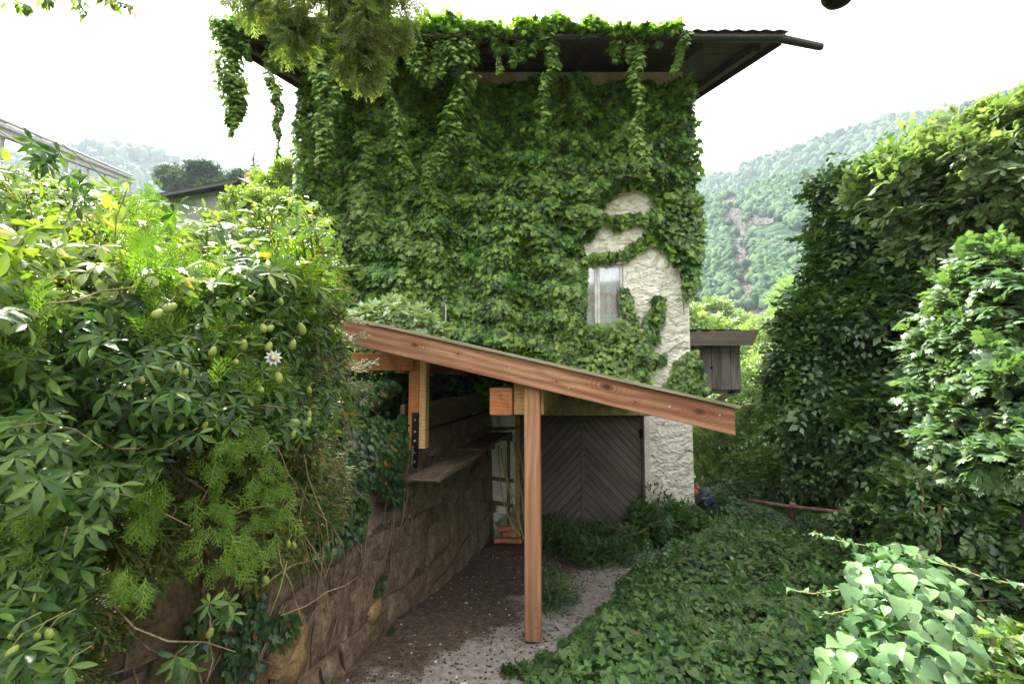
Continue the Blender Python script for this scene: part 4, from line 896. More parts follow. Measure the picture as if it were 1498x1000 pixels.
def strand(pts, r, n, mat, size=.085, name='hanging_strand', parent=None, tpl=None, par=None, stem=True):
    """leafy strand through points, radius r (list), n leaves"""
    pts = [np.array(q) for q in pts]; m = len(pts); t = rng.random(n)**.9*(m-1); i = np.minimum(t.astype(int), m-2); f = (t-i)[:, None]; A = np.array(pts)
    c = A[i]*(1-f)+A[i+1]*f; hh_ = A[0][0]*7; c = c+np.stack([.05*np.sin(c[:, 2]*6+hh_)+.03*np.sin(c[:, 2]*15+hh_), .04*np.sin(c[:, 2]*7+hh_*2), 0*c[:, 2]], 1)*(1 if r[0] > .045 or len(r) > 4 else 0); rr = np.interp(t, np.arange(m), r)[:, None]*(.65+.7*sn(c, 6, 71)[:, None]); d = rdir(n); d[:, 2] *= .6; p = c+d*rr*rng.random((n, 1))**.5
    yd = d*.7+np.array([0, -.1, -.9])+rdir(n)*.35; zd = d*.8+np.array([0, -.3, .7])+rdir(n)*.4
    V, F_ = scat(tpl or [T_creep, T_ivy], p, yd, zd, size*rng.uniform(.6, 1.25, n)); o = mesh_np(name, V, F_, M[mat], par); o['kind'] = 'stuff'
    if stem: mb = MB(); mb.tube(pts, .012 if par is not None else .003, 5); mb.build('stem', M['twig'] if par is not None else M['twig_green'], o)
    return o
ye = YE-.12
CUR = [([(318, 28), (335, 60), (338, 110), (342, 150), (344, 182)], [.26, .3, .26, .17, .06], 1500), ([(400, 55), (398, 100), (404, 140), (408, 195)], [.16, .14, .10, .04], 330), ([(463, 60), (470, 110), (480, 150), (476, 205), (466, 235)], [.2, .2, .22, .2, .08], 1100),
       ([(492, 65), (490, 95), (488, 130)], [.1, .08, .05], 120), ([(560, 60), (570, 120), (578, 180), (592, 225), (603, 258)], [.12, .12, .16, .12, .04], 420), ([(668, 60), (680, 110), (668, 160), (655, 200), (640, 240), (622, 272)], [.3, .26, .18, .2, .16, .1], 1100),
       ([(612, 60), (620, 90), (628, 120)], [.25, .2, .1], 350), ([(798, 40), (803, 65), (806, 95), (796, 150), (790, 200)], [.2, .16, .12, .08, .03], 620), ([(932, 62), (932, 100), (933, 150), (936, 200), (936, 245), (950, 262)], [.09, .12, .1, .12, .1, .04], 760),
       ([(994, 48), (996, 70), (992, 104)], [.14, .1, .04], 240), ([(900, 48), (903, 60), (904, 76)], [.12, .08, .03], 110), ([(725, 55), (728, 75), (726, 110)], [.06, .05, .02], 50), ([(345, 180), (338, 200)], [.05, .02], 22), ([(410, 195), (404, 235)], [.04, .02], 20)]
for pts, r, n in CUR:
    y0 = ye+.05 if pts[0][0] > 560 else ye+.1
    q = [P(a, b_, y0 if a < 450 else (y0+.5*min(1, i*.25) if 560 < a < 700 else y0)) for i, (a, b_) in enumerate(pts)]
    strand(q, r, int(n*1.3), 'creeper_out', .095, par=creeper)
for k in range(26):
    a = random.choice([random.uniform(600, 700), random.uniform(700, 870), random.uniform(870, 1010), random.uniform(340, 620)]); l = random.uniform(12, 60)*(1.3 if a < 720 else .8); q = [P(a+random.uniform(-4, 4), 50+(0 if a > 500 else 8)+l*f, ye+.06) for f in (0, .33, .66, 1)]
    strand(q, [random.uniform(.07, .2), .13, .08, .03], int(3.2*l), random.choice(['creeper_out', 'creeper']), .095, par=creeper)
# growth along the front edge of the roof
n = 7000; x = XL+.0+rng.random(n)*(2.93-XL); hh = np.interp(x, [XL, -4.2, -3.2, -2.2, -1.2, -.6, .2, .8, 1.6, 2.93], [.30, .35, .3, .32, .42, .34, .26, .3, .18, .17])*(.45+1.0*sn(x[:, None], 4, 81))
t = rng.random(n); yy = YE-.28+.75*t; zz = roofz(np.maximum(yy, YE-.1))+.08+hh*np.sin(np.clip(t*2.2+.5, 0, 3.1))*(1-.9*rng.random(n)**1.5)*(.3+1.4*sn(x[:, None], 9, 83))-.16*rng.random(n)*(yy < YE-.12)
p = np.stack([x, yy, zz], 1); dd = rdir(n)
V, F_ = scat([T_creep, T_ivy], p, dd*.7+np.array([0, -.7, -.2]), dd*.5+np.array([0, -.2, .8]), .095*rng.uniform(.6, 1.3, n)); o = mesh_np('foliage', V, F_, M['creeper'], creeper); o['kind'] = 'stuff'
n = 5000; x = rng.uniform(XL, 2.6, n); yy = rng.uniform(YE+.3, YE+3.2, n); zz = roofz(yy)+.16+.22*sn(np.stack([x, yy], 1), 1.3, 82)*rng.random(n); dd = rdir(n)
V, F_ = scat([T_creep], np.stack([x, yy, zz], 1), dd+np.array([0, -.5, 0]), dd*.4+np.array([0, 0, 1]), .12*rng.uniform(.7, 1.2, n)); o = mesh_np('foliage', V, F_, M['creeper_out'], creeper); o['kind'] = 'stuff'
# bare stems on the plaster
for k in range(16):
    x = random.uniform(HX0+.3, HX1-.3); mb = MB(); z0 = random.uniform(-.6, 2) if x > .0 or True else 0
    if D0x-.15 < x < D1x+.15: z0 = DZ+.35
    if x > 1.2: continue
    pts = [(x+random.uniform(-.1, .1)*i, HY0-.02-.01*random.random(), z0+i*.7) for i in range(int((8.1-z0)/.7))]; mb.tube(pts, [max(.005, .022-.002*i) for i in range(len(pts))], 5); mb.build('stem', M['twig'], creeper, smooth=True)
for pts in ([(868, 372), (890, 376), (915, 372), (940, 352), (962, 336)], [(925, 495), (918, 460), (910, 428)], [(944, 500), (952, 470), (962, 440)], [(925, 560), (950, 540), (968, 522), (990, 505), (1003, 498)], [(995, 395), (998, 430), (1001, 460)]):
    mb = MB(); mb.tube([P(a, b_, HY0-.02) for a, b_ in pts], .006, 5); mb.build('stem', M['twig'], creeper)
# low lit clump at the bottom corner of the wall
def wallpatch(poly, n, mat, size, depth=.2):
    xs = [q[0] for q in poly]; ys = [q[1] for q in poly]; px = rng.uniform(min(xs), max(xs), n); py = rng.uniform(min(ys), max(ys), n); k = inpoly(px, py, poly); px, py = px[k], py[k]; n = len(px)
    p = P(px, py, HY0); p = p+(P(px, py, HY0-.001)-p)*0; p[:, 1] -= .04+depth*rng.random(n)*(.4+.8*sn(p, 4, 91))
    yd = np.stack([rng.normal(size=n)*.5, -.4*np.ones(n), -1+.4*rng.normal(size=n)], 1); zd = np.stack([rng.normal(size=n)*.4, -np.ones(n), .6+.3*rng.normal(size=n)], 1)
    V, F_ = scat([T_creep, T_ivy], p, yd, zd, size*rng.uniform(.7, 1.25, n)); o = mesh_np('foliage', V, F_, M[mat], creeper); o['kind'] = 'stuff'
wallpatch([(968, 562), (984, 545), (994, 518), (1016, 512), (1022, 540), (1018, 568), (1000, 574)], 700, 'creeper_out', .09, .16)
wallpatch([(845, 480), (900, 470), (940, 490), (952, 520), (945, 560), (925, 580), (850, 570), (840, 520)], 1800, 'creeper_out', .10, .5)
wallpatch([(952, 440), (964, 436), (970, 446), (962, 480), (950, 505), (935, 500), (948, 470)], 300, 'creeper_out', .08, .12)
wallpatch([(906, 430), (916, 424), (932, 470), (934, 500), (915, 490), (908, 460)], 260, 'creeper_out', .07, .16)
wallpatch([(970, 300), (1024, 290), (1024, 380), (1004, 440), (997, 440), (994, 398), (978, 385), (960, 345)], 2000, 'creeper', .10, .3)
# ------------------------------------------------------------------ left hedge: passionflower, arborvitae and ivy
Yh = lambda px: np.interp(px, [-400, -150, 0, 200, 320, 400, 470, 520, 560], [.70, .85, 1.0, 1.25, 1.5, 1.8, 2.3, 3.0, 3.5])
TOPP = [(-400, 200), (0, 232), (60, 246), (130, 256), (190, 262), (228, 292), (280, 302), (340, 296), (400, 284), (460, 286), (482, 312), (494, 380), (498, 470)]
topy = lambda px: np.interp(px, [a for a, _ in TOPP], [b_ for _, b_ in TOPP])
def hpos(px, py, deep=0.):
    """point on the bulging face of the hedge, the top leaning back"""
    Y = Yh(px); back = np.clip((topy(px)+120-py)/120, 0, 1)**1.6*(.55*Y+.5)
    bul = (sn(np.stack([px/90., py/90.], 1), 1.2, 15)-.5)*.28*Y
    return P(px, py, Y+back+bul+deep)
def region(poly, n, dens=True):
    if not dens: n = int(n*.55)
    xs = [q[0] for q in poly]; ys = [q[1] for q in poly]; px = rng.uniform(min(xs), max(xs), n*3); py = rng.uniform(min(ys), max(ys), n*3); k = inpoly(px, py, poly)
    if dens: k &= rng.random(len(px)) < (Yh(px)/3.2)**1.2+.15
    px, py = px[k][:n], py[k][:n]; return px, py
FULL = [(-420, 190)]+[(a, b_+6) for a, b_ in TOPP]+[(505, 560), (492, 700), (440, 820), (330, 760), (230, 800), (150, 830), (110, 1010), (-420, 1400)]
passion = thing('passionflower_vine', 'passionflower vine with dark five-fingered leaves and green fruits over the left wall', 'vine', (-1.6, 1.6, 1.7))
thuja = thing('arborvitae_hedge', 'yellow-green arborvitae hedge showing through the vine at the left', 'hedge', (-2.1, 2.2, 1.75))
SPR = [T_spray(i, 9) for i in range(5)]
# inner mass
def hedge_cloud(name, poly, n, d0, d1, T_list, size, mat, parent, droop=.2, up=.7):
    px, py = region(poly, n); n = len(px); p = hpos(px, py, rng.uniform(d0, d1, n)); v = nrm(CAM-p)
    yd = rdir(n)*.8+np.array([0, 0, -droop])+v*.25; zd = v*.6+np.array([0, 0, up])+rdir(n)*.5
    V, F_ = scat(T_list, p, yd, zd, size*(np.clip(p[:, 1]/2.3, .35, 1) if T_list is SPR else 1)*rng.uniform(.7, 1.3, n)); o = mesh_np(name, V, F_, M[mat], parent); o['kind'] = 'stuff'; return o
UPPER = [(-420, 200)]+[(a, b_+10) for a, b_ in TOPP]+[(496, 560), (460, 620), (380, 640), (-420, 900)]
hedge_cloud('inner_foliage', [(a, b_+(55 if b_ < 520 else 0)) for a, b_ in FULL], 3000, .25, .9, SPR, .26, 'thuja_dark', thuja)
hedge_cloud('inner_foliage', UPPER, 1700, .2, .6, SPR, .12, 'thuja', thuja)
for poly, n, mt in (([(185, 300), (235, 262), (262, 330), (280, 420), (250, 470), (200, 430), (175, 360)], 330, 'thuja'), ([(215, 420), (300, 380), (340, 440), (320, 520), (240, 560), (220, 500)], 240, 'thuja'), ([(-60, 440), (60, 430), (90, 500), (50, 560), (-60, 560)], 220, 'thuja'),
                    ([(300, 640), (360, 590), (425, 690), (430, 740), (400, 790), (330, 860), (296, 830), (278, 720)], 270, 'thuja'), ([(195, 690), (230, 640), (250, 720), (215, 800), (200, 760)], 120, 'thuja'), ([(158, 828), (190, 824), (228, 856), (215, 868), (165, 846)], 50, 'thuja'),
                    ([(-20, 740), (70, 730), (80, 800), (50, 830), (-20, 820)], 130, 'thuja'), ([(300, 480), (420, 470), (440, 560), (360, 600), (310, 560)], 170, 'thuja'), ([(380, 350), (490, 340), (505, 430), (470, 480), (400, 440)], 240, 'thuja')):
    px, py = region(poly, n, False); n = len(px); p = hpos(px, py, rng.uniform(-.06, .22, n)); v = nrm(CAM-p); sd = np.where(px < 300, -.2, .35)
    yd = rdir(n)*.35+np.stack([sd, -.2+0*sd, np.where(py > 600, -.55, .55)], 1); zd = v+rdir(n)*.35
    V, F_ = scat(SPR, p, yd, zd, rng.uniform(.06, .13, n)*(.36+.20*Yh(px))); o = mesh_np('spray', V, F_, M[mt], thuja); o['kind'] = 'stuff'
for px, py in ((240, 480), (60, 640), (330, 620), (420, 520), (130, 560)):
    a = hpos(np.array([px]), np.array([py]), .6)[0]; mb = MB(); mb.tube([(a[0]-.1, a[1]+.1, 1.6), (a[0]-.05, a[1]+.05, 2.2), a+np.array([0, 0, .4])], [.035, .028, .012], 6); mb.build('trunk', M['bark'], thuja, smooth=True)
# vine leaves as parts: individual palmate leaves
pm = []
for i in range(6):
    V, F_ = T_palmate(5 if i < 4 else 7 if i == 4 else 3, i); me = bpy.data.meshes.new('passion_leaf'); me.from_pydata([tuple(map(float, v)) for v in V], [], [tuple(map(int, f)) for f in F_]); me.update(); me.materials.append(M['passion']); me.polygons.foreach_set('use_smooth', [True]*len(me.polygons)); pm.append(me)
def orient(y, z):
    y = nrm(y); x = nrm(np.cross(y, z)); z = np.cross(x, y); return Matrix(np.array([x, y, z]).T.tolist()).to_euler()
PREG = [(-30, 440), (60, 455), (180, 430), (300, 430), (440, 450), (490, 480), (500, 560), (470, 650), (400, 660), (330, 625), (270, 640), (200, 700), (150, 760), (120, 840), (125, 900), (100, 1010), (-30, 1010)]
gxs = []; 
cand = []
while len(cand) < 262:
    a = random.uniform(-30, 500); b_ = random.uniform(400, 1010)
    if not inpoly(np.array([a]), np.array([b_]), PREG)[0]: continue
    sp = 26/float(Yh(a))**.6
    if all(math.hypot(a-c[0], b_-c[1]) > sp*.62 for c in cand): cand.append((a, b_))
    elif random.random() < .02: cand.append((a, b_))
for a, b_ in cand+[(285+random.uniform(-30, 60), 890+random.uniform(-20, 30)) for _ in range(5)]+[(270+random.uniform(-30, 50), 975+random.uniform(-20, 20)) for _ in range(5)]:
    p = hpos(np.array([a]), np.array([b_]), random.uniform(-.10, .10))[0]; v = nrm(CAM-p); o = link('leaf', random.choice(pm), p, passion)
    o.rotation_euler = orient(np.array([random.gauss(.15, .5), -.1, -.55+random.gauss(0, .35)])+v*.1, v*.65+np.array([random.gauss(0, .25), 0, .65])+rdir(1)[0]*.22); s_ = random.uniform(.040, .068)*(1 if a < 300 else .85); o.scale = (s_, s_, s_)
PAL = [T_palmate(5, 20+i) for i in range(5)]
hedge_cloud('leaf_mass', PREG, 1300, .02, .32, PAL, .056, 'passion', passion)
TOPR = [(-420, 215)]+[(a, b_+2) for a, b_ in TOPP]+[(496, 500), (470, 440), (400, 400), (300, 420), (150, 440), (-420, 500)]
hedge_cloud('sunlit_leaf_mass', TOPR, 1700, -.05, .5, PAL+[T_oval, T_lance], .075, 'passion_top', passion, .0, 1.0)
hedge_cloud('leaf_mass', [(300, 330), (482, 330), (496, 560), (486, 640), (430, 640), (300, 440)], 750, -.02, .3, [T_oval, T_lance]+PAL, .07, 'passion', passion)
# trailing shoots
SH = [[(0, 192), (35, 215), (60, 235), (95, 262), (115, 290)], [(60, 445), (110, 440), (150, 425), (200, 420)], [(0, 628), (60, 618), (110, 628), (150, 655)], [(250, 610), (285, 590), (300, 598)], [(60, 175), (90, 210), (130, 240), (160, 270)], [(195, 663), (240, 655), (290, 625)], [(48, 880), (60, 840), (90, 800), (98, 770)], [(395, 900), (410, 860), (420, 820)], [(470, 560), (476, 620), (470, 700)]]
for pts in SH:
    a = np.array(pts, float); q = hpos(a[:, 0], a[:, 1], -.06) if a[0, 1] > 300 else P(a[:, 0], a[:, 1], Yh(a[:, 0])+.45); mb = MB(); mb.tube(list(q), .0019, 5); mb.build('stem', M['twig_green'], passion, smooth=True)
for px, py in ((78, 232), (62, 220), (110, 300), (118, 262), (250, 300), (30, 300)):
    p = P(px, py, float(Yh(px))+.42)
    for k in range(3): o = link('leaf', pm[k], p+rdir(1)[0]*.03, passion); o.rotation_euler = orient(np.array([random.gauss(0, .5), -.2, -.6]), nrm(CAM-p)+rdir(1)[0]*.5); o.scale = (.06,)*3; 
# fruits and buds
fm = MB(); Vf, Ff = ico(2)
me_f = bpy.data.meshes.new('fruit'); me_f.from_pydata([(float(v[0])*.62*(1-.15*v[2]), float(v[1])*.62*(1-.15*v[2]), float(v[2])) for v in Vf], [], [tuple(map(int, f)) for f in Ff]); me_f.materials.append(M['fruit']); me_f.polygons.foreach_set('use_smooth', [True]*len(me_f.polygons)); me_f.update()
FR = [(230, 459, 12), (248, 450, 13), (272, 506, 7), (385, 480, 10), (395, 480, 9), (441, 481, 12), (393, 507, 10), (428, 504, 10), (356, 505, 11), (345, 529, 8), (311, 514, 10), (266, 505, 9), (251, 540, 7), (271, 545, 8), (407, 552, 12), (381, 569, 9), (452, 571, 8), (452, 606, 7), (368, 437, 7), (411, 441, 7), (356, 444, 6), (459, 455, 6), (484, 478, 8), (431, 617, 10), (449, 617, 10), (428, 636, 8), (265, 624, 7), (300, 622, 8), (314, 610, 6), (422, 795, 7), (430, 797, 7), (389, 848, 9), (307, 925, 10), (252, 973, 10), (274, 966, 9), (72, 926, 10), (54, 930, 8), (97, 983, 11), (18, 952, 11), (208, 556, 7), (189, 567, 6), (15, 930, 6)]
for px, py, r in FR:
    Y = float(Yh(px))-.10; p = P(px, py, Y)
    if py > 780 and px > 200: p = P(px, py, Y+.15)
    o = link('fruit', me_f, p, passion); s_ = r*Y/F*.85; o.scale = (s_, s_, s_); o.rotation_euler = (random.gauss(0, .4), random.gauss(0, .5), random.random()*6)
    mb = MB(); mb.tube([p+np.array([0, 0, s_*.8]), p+np.array([.004, .012, s_+.012]), p+np.array([.006, .05, s_+.012])], .0014, 5); mb.build('stalk', M['twig_green'], passion)
# one open flower
fp = P(400, 523, float(Yh(400))-.14); vv = nrm(CAM-fp); fl = MB(); ux = nrm(np.cross(vv, (0, 0, 1))); uy = np.cross(ux, vv)
for k in range(10):
    a = 6.283*k/10; d = ux*math.cos(a)+uy*math.sin(a); s_ = np.cross(d, vv); fl.poly([fp, fp+d*.017+s_*.006, fp+d*.030+vv*.004, fp+d*.017-s_*.006], [(0, 1, 2, 3)])
flo = fl.build('flower', M['flower'], passion)
mb = MB(); mb.tube([fp+vv*.002, fp+vv*.004], [.014, .011], 20); mb.build('corona', M['flower_ring'], flo); mb = MB(); mb.tube([fp+vv*.005, fp+vv*.014], [.009, .006], 8); mb.build('centre', M['flower_mid'], flo)
# dry twigs hanging at the end of the hedge
mb = MB()
for k in range(70):
    px = random.gauss(462, 26); py = random.uniform(380, 800); px = min(px, 498); a = hpos(np.array([px]), np.array([py]), random.uniform(.0, .35))[0]; l = random.uniform(.15, .55); pts = [a]; d = np.array([random.gauss(0, .35), random.gauss(0, .35), -1])
    for j in range(4): d = nrm(d+rdir(1)[0]*.35); pts.append(pts[-1]+d*l/4)
    mb.tube(pts, [.0028, .0025, .002, .0016, .001], 4, False)
for k in range(60):
    px = random.uniform(0, 460); py = random.uniform(400, 900); a = hpos(np.array([px]), np.array([py]), random.uniform(.1, .4))[0]; l = random.uniform(.1, .4); pts = [a]; d = rdir(1)[0]
    for j in range(4): d = nrm(d+rdir(1)[0]*.4); pts.append(pts[-1]+d*l/4)
    mb.tube(pts, [.003, .003, .0025, .002, .0012], 4, False)
o = mb.build('dry_twigs', M['twig']); tag(o, 'tangle of dry brown twigs hanging in the vines at the left', 'twigs', kind='stuff')
# ivy on the retaining wall
wivy = thing('wall_ivy', 'dark ivy creeping down the left part of the stone retaining wall', 'ivy', wp(3, .5))
n = 22000; s = rng.uniform(1.0, 6.2, n); z = rng.uniform(-.1, 2.6, n); top = (s > 3.4)
cov = sn(np.stack([s, z], 1), 2.0, 101)*.55+.45*sn(np.stack([s, z], 1), 6, 102)+np.interp(z, [0, .8, 1.4, 2.2], [-.12, 0, .13, .35])+np.interp(s, [1, 3.0, 3.6, 4.4, 5.4, 6.2], [.05, .02, -.02, -.10, -.12, -.3])
k = (cov > .60) & ((z < 1.72) | ((s > 2.5) & (s < 3.6))); s, z, cov = s[k], z[k], cov[k]; n = len(s); off = .03+.30*np.clip(cov-.58, 0, 1)*rng.random(n)+np.where(z > 1.7, rng.random(n)*.12, 0)
p = np.stack([wallx(s), s, z], 1)+WN*off[:, None]
yd = rdir(n)*.6+np.array([.2, 0, -1]); zd = WN+np.array([0, 0, .5])+rdir(n)*.35
V, F_ = scat([T_ivy, T_creep], p, yd, zd, .058*rng.uniform(.6, 1.3, n)); o = mesh_np('foliage', V, F_, M['ivy_dark'], wivy); o['kind'] = 'stuff'
for k in range(26):
    s0 = random.uniform(1.5, 5.5); z0 = 1.7; pts = []
    for j in range(7): pts.append(wp(s0+random.uniform(-.06, .06)*j, z0-j*random.uniform(.12, .24), .05+.03*random.random()))
    mb = MB(); mb.tube(pts, [.012-.0013*j for j in range(7)], 5); mb.build('stem', M['twig'], wivy, smooth=True)
n = 5200; s = rng.uniform(3.3, 5.1, n); z = rng.uniform(1.15, 2.42, n); q = sn(np.stack([s, z], 1), 3.5, 131); k = (q > np.interp(z, [1.15, 1.5, 1.9, 2.42], [.62, .48, .30, .36])); s, z, q = s[k], z[k], q[k]; n = len(s)
p = np.stack([wallx(s), s, z], 1)+WN*(.02+.16*q*rng.random(n)-.25*np.clip(z-1.75, 0, .4))[:, None]
V, F_ = scat([T_ivy, T_creep], p, rdir(n)*.6+np.array([.2, -.1, -1]), WN+np.array([0, -.3, .5])+rdir(n)*.35, .06*rng.uniform(.6, 1.35, n)); o = mesh_np('foliage', V, F_, M['ivy_dark'], wivy); o['kind'] = 'stuff'
# dense dark growth on the bank behind the plank, seen under the shelter roof
bank = thing('bank_bush', 'dark leafy growth on the bank behind the plank under the shelter roof', 'bush', (-1.5, 7, 1.8))
bl = [((float(wallx(s))-.75-.25*random.random(), s, 2.15+.45*random.random()), .42, 1.0) for s in np.arange(5.7, 9.1, .38)]+[((float(wallx(s))-.5, s, 1.95), .25, 1.) for s in (3.3, 3.7)]
foliage('foliage', bl, 420, [T_creep, T_ivy, T_oval], .08, M['ivy_dark'], bank)
mb = MB(); [mb.tube([(float(wallx(s))-.45, s, 1.6), (float(wallx(s))-.4, s+.1, 2.3)], .02, 5) for s in (6, 7, 8)]; mb.build('stems', M['bark'], bank)
# pale plants on the bank above the shelter roof, sunlight put into their colour
pale = thing('pale_bank_shrub', 'pale shrub coloured as if sunlit, rising just behind the high end of the shelter roof', 'shrub', (-1.9, 6, 1.9))
foliage('foliage', pixblob([(540, 470, 6.1, 26), (575, 460, 6.2, 26), (610, 472, 6.3, 26), (520, 478, 6.0, 22), (638, 486, 6.4, 16), (560, 490, 6.3, 40), (600, 500, 6.4, 40)]), 330, [T_heart, T_oval, T_maple], .11, M['sun_painted'], pale, zmin=1.9)
branchy('stem', (-1.7, 6.2, 1.7), [P(540, 470, 6.1), P(600, 465, 6.2), P(575, 460, 6.2)], .02, M['bark'], pale)
mb = MB(); mb.tube([P(652, 505, 7.2), P(652, 445, 7.2)], .012, 6); tag(mb.build('metal_rod', M['galv']), 'thin upright rod sticking up behind the shelter roof', 'rod')
#@@PART5
# ------------------------------------------------------------------ ground cover in the yard
def gp(px, py):
    p = P(px, py, 5.0); 
    Y = 5.0
    for _ in range(12):
        z = float(g(np.array([p[0]]), np.array([Y]))[0]); el = (P(px, py, 1.0)-CAM)[2]; Y = (z-2.45)/el; p = P(px, py, Y)
    return np.array([p[0], Y, z])
IVP = [gp(*q)[:2] for q in [(770, 1000), (850, 930), (880, 890), (915, 850), (985, 815), (1040, 775)]]
IVP = [(.15, 2.2)]+[tuple(q) for q in IVP]+[(3.9, 9.6), (6.5, 10.5), (9, 9), (8, 2.2)]
n = 84000; x = rng.uniform(0, 8, n); y = 2.2+rng.random(n)**1.25*8.4
jx = x+(sn(np.stack([x, y], 1), 2.5, 111)-.5)*.5; jy = y+(sn(np.stack([x, y], 1), 2.5, 112)-.5)*.5
k = inpoly(jx, jy, IVP); x, y = x[k], y[k]
edge = np.ones(len(x))
for dx, dy in ((-.25, 0), (-.5, .1), (0, .3)): edge -= .3*(~inpoly(x+dx, y+dy, IVP))
mh = lambda x, y: .10+.36*sn(np.stack([x, y], 1), .8, 113)+.24*sn(np.stack([x, y], 1), 2.4, 114)+.13*sn(np.stack([x, y], 1), 6, 119)-.06
hh = mh(x, y)*np.clip(edge, .2, 1); z = g(x, y)+hh*(1-.45*rng.random(len(x))**2.5); p = np.stack([x, y, z], 1); n = len(p)
yd = rdir(n)*np.array([1, 1, .3])+np.array([-.1, -.45, -.15]); zd = np.array([0, -.35, 1.0])+rdir(n)*.42; sz = .062*rng.uniform(.5, 1.5, n)
d = np.linalg.norm(p-CAM, axis=1); px, py = topx(x, y, z); vis = (px > 760) & (px < 1300) & (py < 998) & (hh-(z*0) > 0) & ((z-g(x, y)) > hh*.93)
cand = np.where(vis)[0]; cand = cand[np.argsort(d[cand]-sz[cand]*20)][:290]
mask = np.ones(n, bool); mask[cand] = False
ivyo = thing('ground_ivy', 'thick carpet of ivy filling the yard right of the pale path', 'ivy', (2.5, 5.5, 0))
V, F_ = scat([T_heart, T_ivy, T_oval, T_heart], p[mask], yd[mask], zd[mask], sz[mask]); o = mesh_np('leaf_carpet', V, F_, M['ivy'], ivyo); o['kind'] = 'stuff'
def leafmesh(T, name, mat):
    me = bpy.data.meshes.new(name); me.from_pydata([tuple(map(float, v)) for v in T[0]], [], [tuple(map(int, f)) for f in T[1]]); me.update(); me.materials.append(mat); me.polygons.foreach_set('use_smooth', [True]*len(me.polygons)); return me
im = [leafmesh(T_heart, 'ivy_leaf', M['ivy']), leafmesh(T_ivy, 'ivy_leaf', M['ivy'])]
for i in cand:
    o = link('leaf', random.choice(im), p[i], ivyo); o.rotation_euler = orient(yd[i], zd[i]); o.scale = (float(sz[i])*1.1,)*3
mb = MB()
for k in range(60):
    x = random.uniform(1.2, 4.5); y = random.uniform(3.6, 8); pts = []; d = rdir(1)[0]*np.array([1, 1, 0])
    for j in range(6):
        pts.append((x, y, float(g(np.array([x]), np.array([y]))[0])+float(mh(np.array([x]), np.array([y]))[0])+.01+.04*math.sin(j))); x += d[0]*.11; y += d[1]*.11
    mb.tube(pts, .0035, 4)
o = mb.build('runner', M['twig_green'], ivyo); o['kind'] = 'stuff'
n = 420; x = rng.uniform(1.0, 5.5, n); y = rng.uniform(3.4, 8.8, n); k = inpoly(x-.15, y, IVP); x, y = x[k], y[k]; n = len(x); p = np.stack([x, y, g(x, y)+mh(x, y)-.03], 1)
for sel, mt in ((rng.random(n) < .75, 'weed'), (rng.random(n) < .3, 'bind')):
    V, F_ = scat([T_sprig(T_lance, 8, 1, .34, 55, .1, 40), T_sprig(T_oval4, 7, 1, .3, 60, .2, 41), T_sprig(T_heart, 6, 1, .34, 60, .3, 42)], p[sel], rdir(sel.sum())*.5+np.array([0, -.1, 1]), rdir(sel.sum())*.5+np.array([0, -1, .3]), rng.uniform(.10, .24, sel.sum())); o = mesh_np('taller_sprigs', V, F_, M[mt], ivyo); o['kind'] = 'stuff'
# taller sprigs poking through the ivy
def weeds(name, label, blobs, per, size, mat, T_list, cat='weeds', droop=-.1, stems=10):
    t = thing(name, label, cat, blobs[0][0]); foliage('foliage', blobs, per, T_list, size, mat, t, droop=droop, shell=.7, lump=.3, cull=.3, zmin=-1.2)
    for k in range(stems):
        b_ = random.choice(blobs); c = np.array(b_[0]); r = b_[1]; x, y = c[0]+random.uniform(-.6, .6)*r, c[1]+random.uniform(-.6, .6)*r; mb = MB(); z0 = float(g(np.array([x]), np.array([y]))[0]); mb.tube([(x, y, z0), (x+random.uniform(-.05, .05), y, (z0+c[2]+r*.8)/2), (x+random.uniform(-.1, .1), y, c[2]+r*.95)], [.006, .004, .002], 4); mb.build('stem', M['twig_green'], t)
    return t
def gb(px, py, r, zs=1.):     # blob standing on the ground at that pixel
    p = gp(px, py); return (p+np.array([0, 0, r*zs*.6]), r, zs)
LN = [T_lance, T_oval, T_leaf([(.25, .2, .02), (.6, .17, 0)], .3)]
weeds('nettle_clump', 'tall dark nettle clump at the foot of the rendered house corner', [gb(945, 800, .42, 1.1), gb(985, 798, .45, 1.15), gb(1020, 800, .4, .9), gb(955, 785, .4, 1.5), gb(1005, 790, .35, 1.2)], 520, .10, M['weed'], LN, stems=24)
weeds('low_weeds', 'low green weeds growing in front of the garage door', [gb(870, 825, .34, .7), gb(905, 822, .34, .7), gb(840, 815, .34, .7), gb(880, 802, .36, .8), gb(925, 808, .34, .8), gb(815, 805, .36, .9), gb(850, 795, .32, .8)], 620, .065, M['weed'], LN, stems=14)
weeds('ferny_weed', 'feathery dark weed growing right behind the shelter post', [gb(812, 893, .26, .9), gb(800, 880, .24, 1.1), gb(826, 880, .2, .8)], 900, .05, M['weed'], [T_lance], stems=12)
weeds('door_weed', 'dark ferny weed at the left foot of the garage door', [gb(815, 785, .28, 1.1), gb(800, 792, .26, 1.2)], 500, .07, M['ivy_dark'], LN, stems=8)
weeds('creeping_weed', 'small leafy weed creeping onto the path at the bottom edge', [gb(800, 975, .11, .5), gb(770, 985, .09, .5), gb(845, 962, .14, .6), gb(745, 985, .07, .4)], 1600, .045, M['weed'], [T_oval, T_heart], stems=3)
weeds('seed_weed', 'wispy weed rising from the ivy near the bottom of the photo', [gb(1015, 985, .20, 1.3), gb(960, 990, .14, 1.1)], 700, .05, M['shrub'], [T_lance], stems=12)
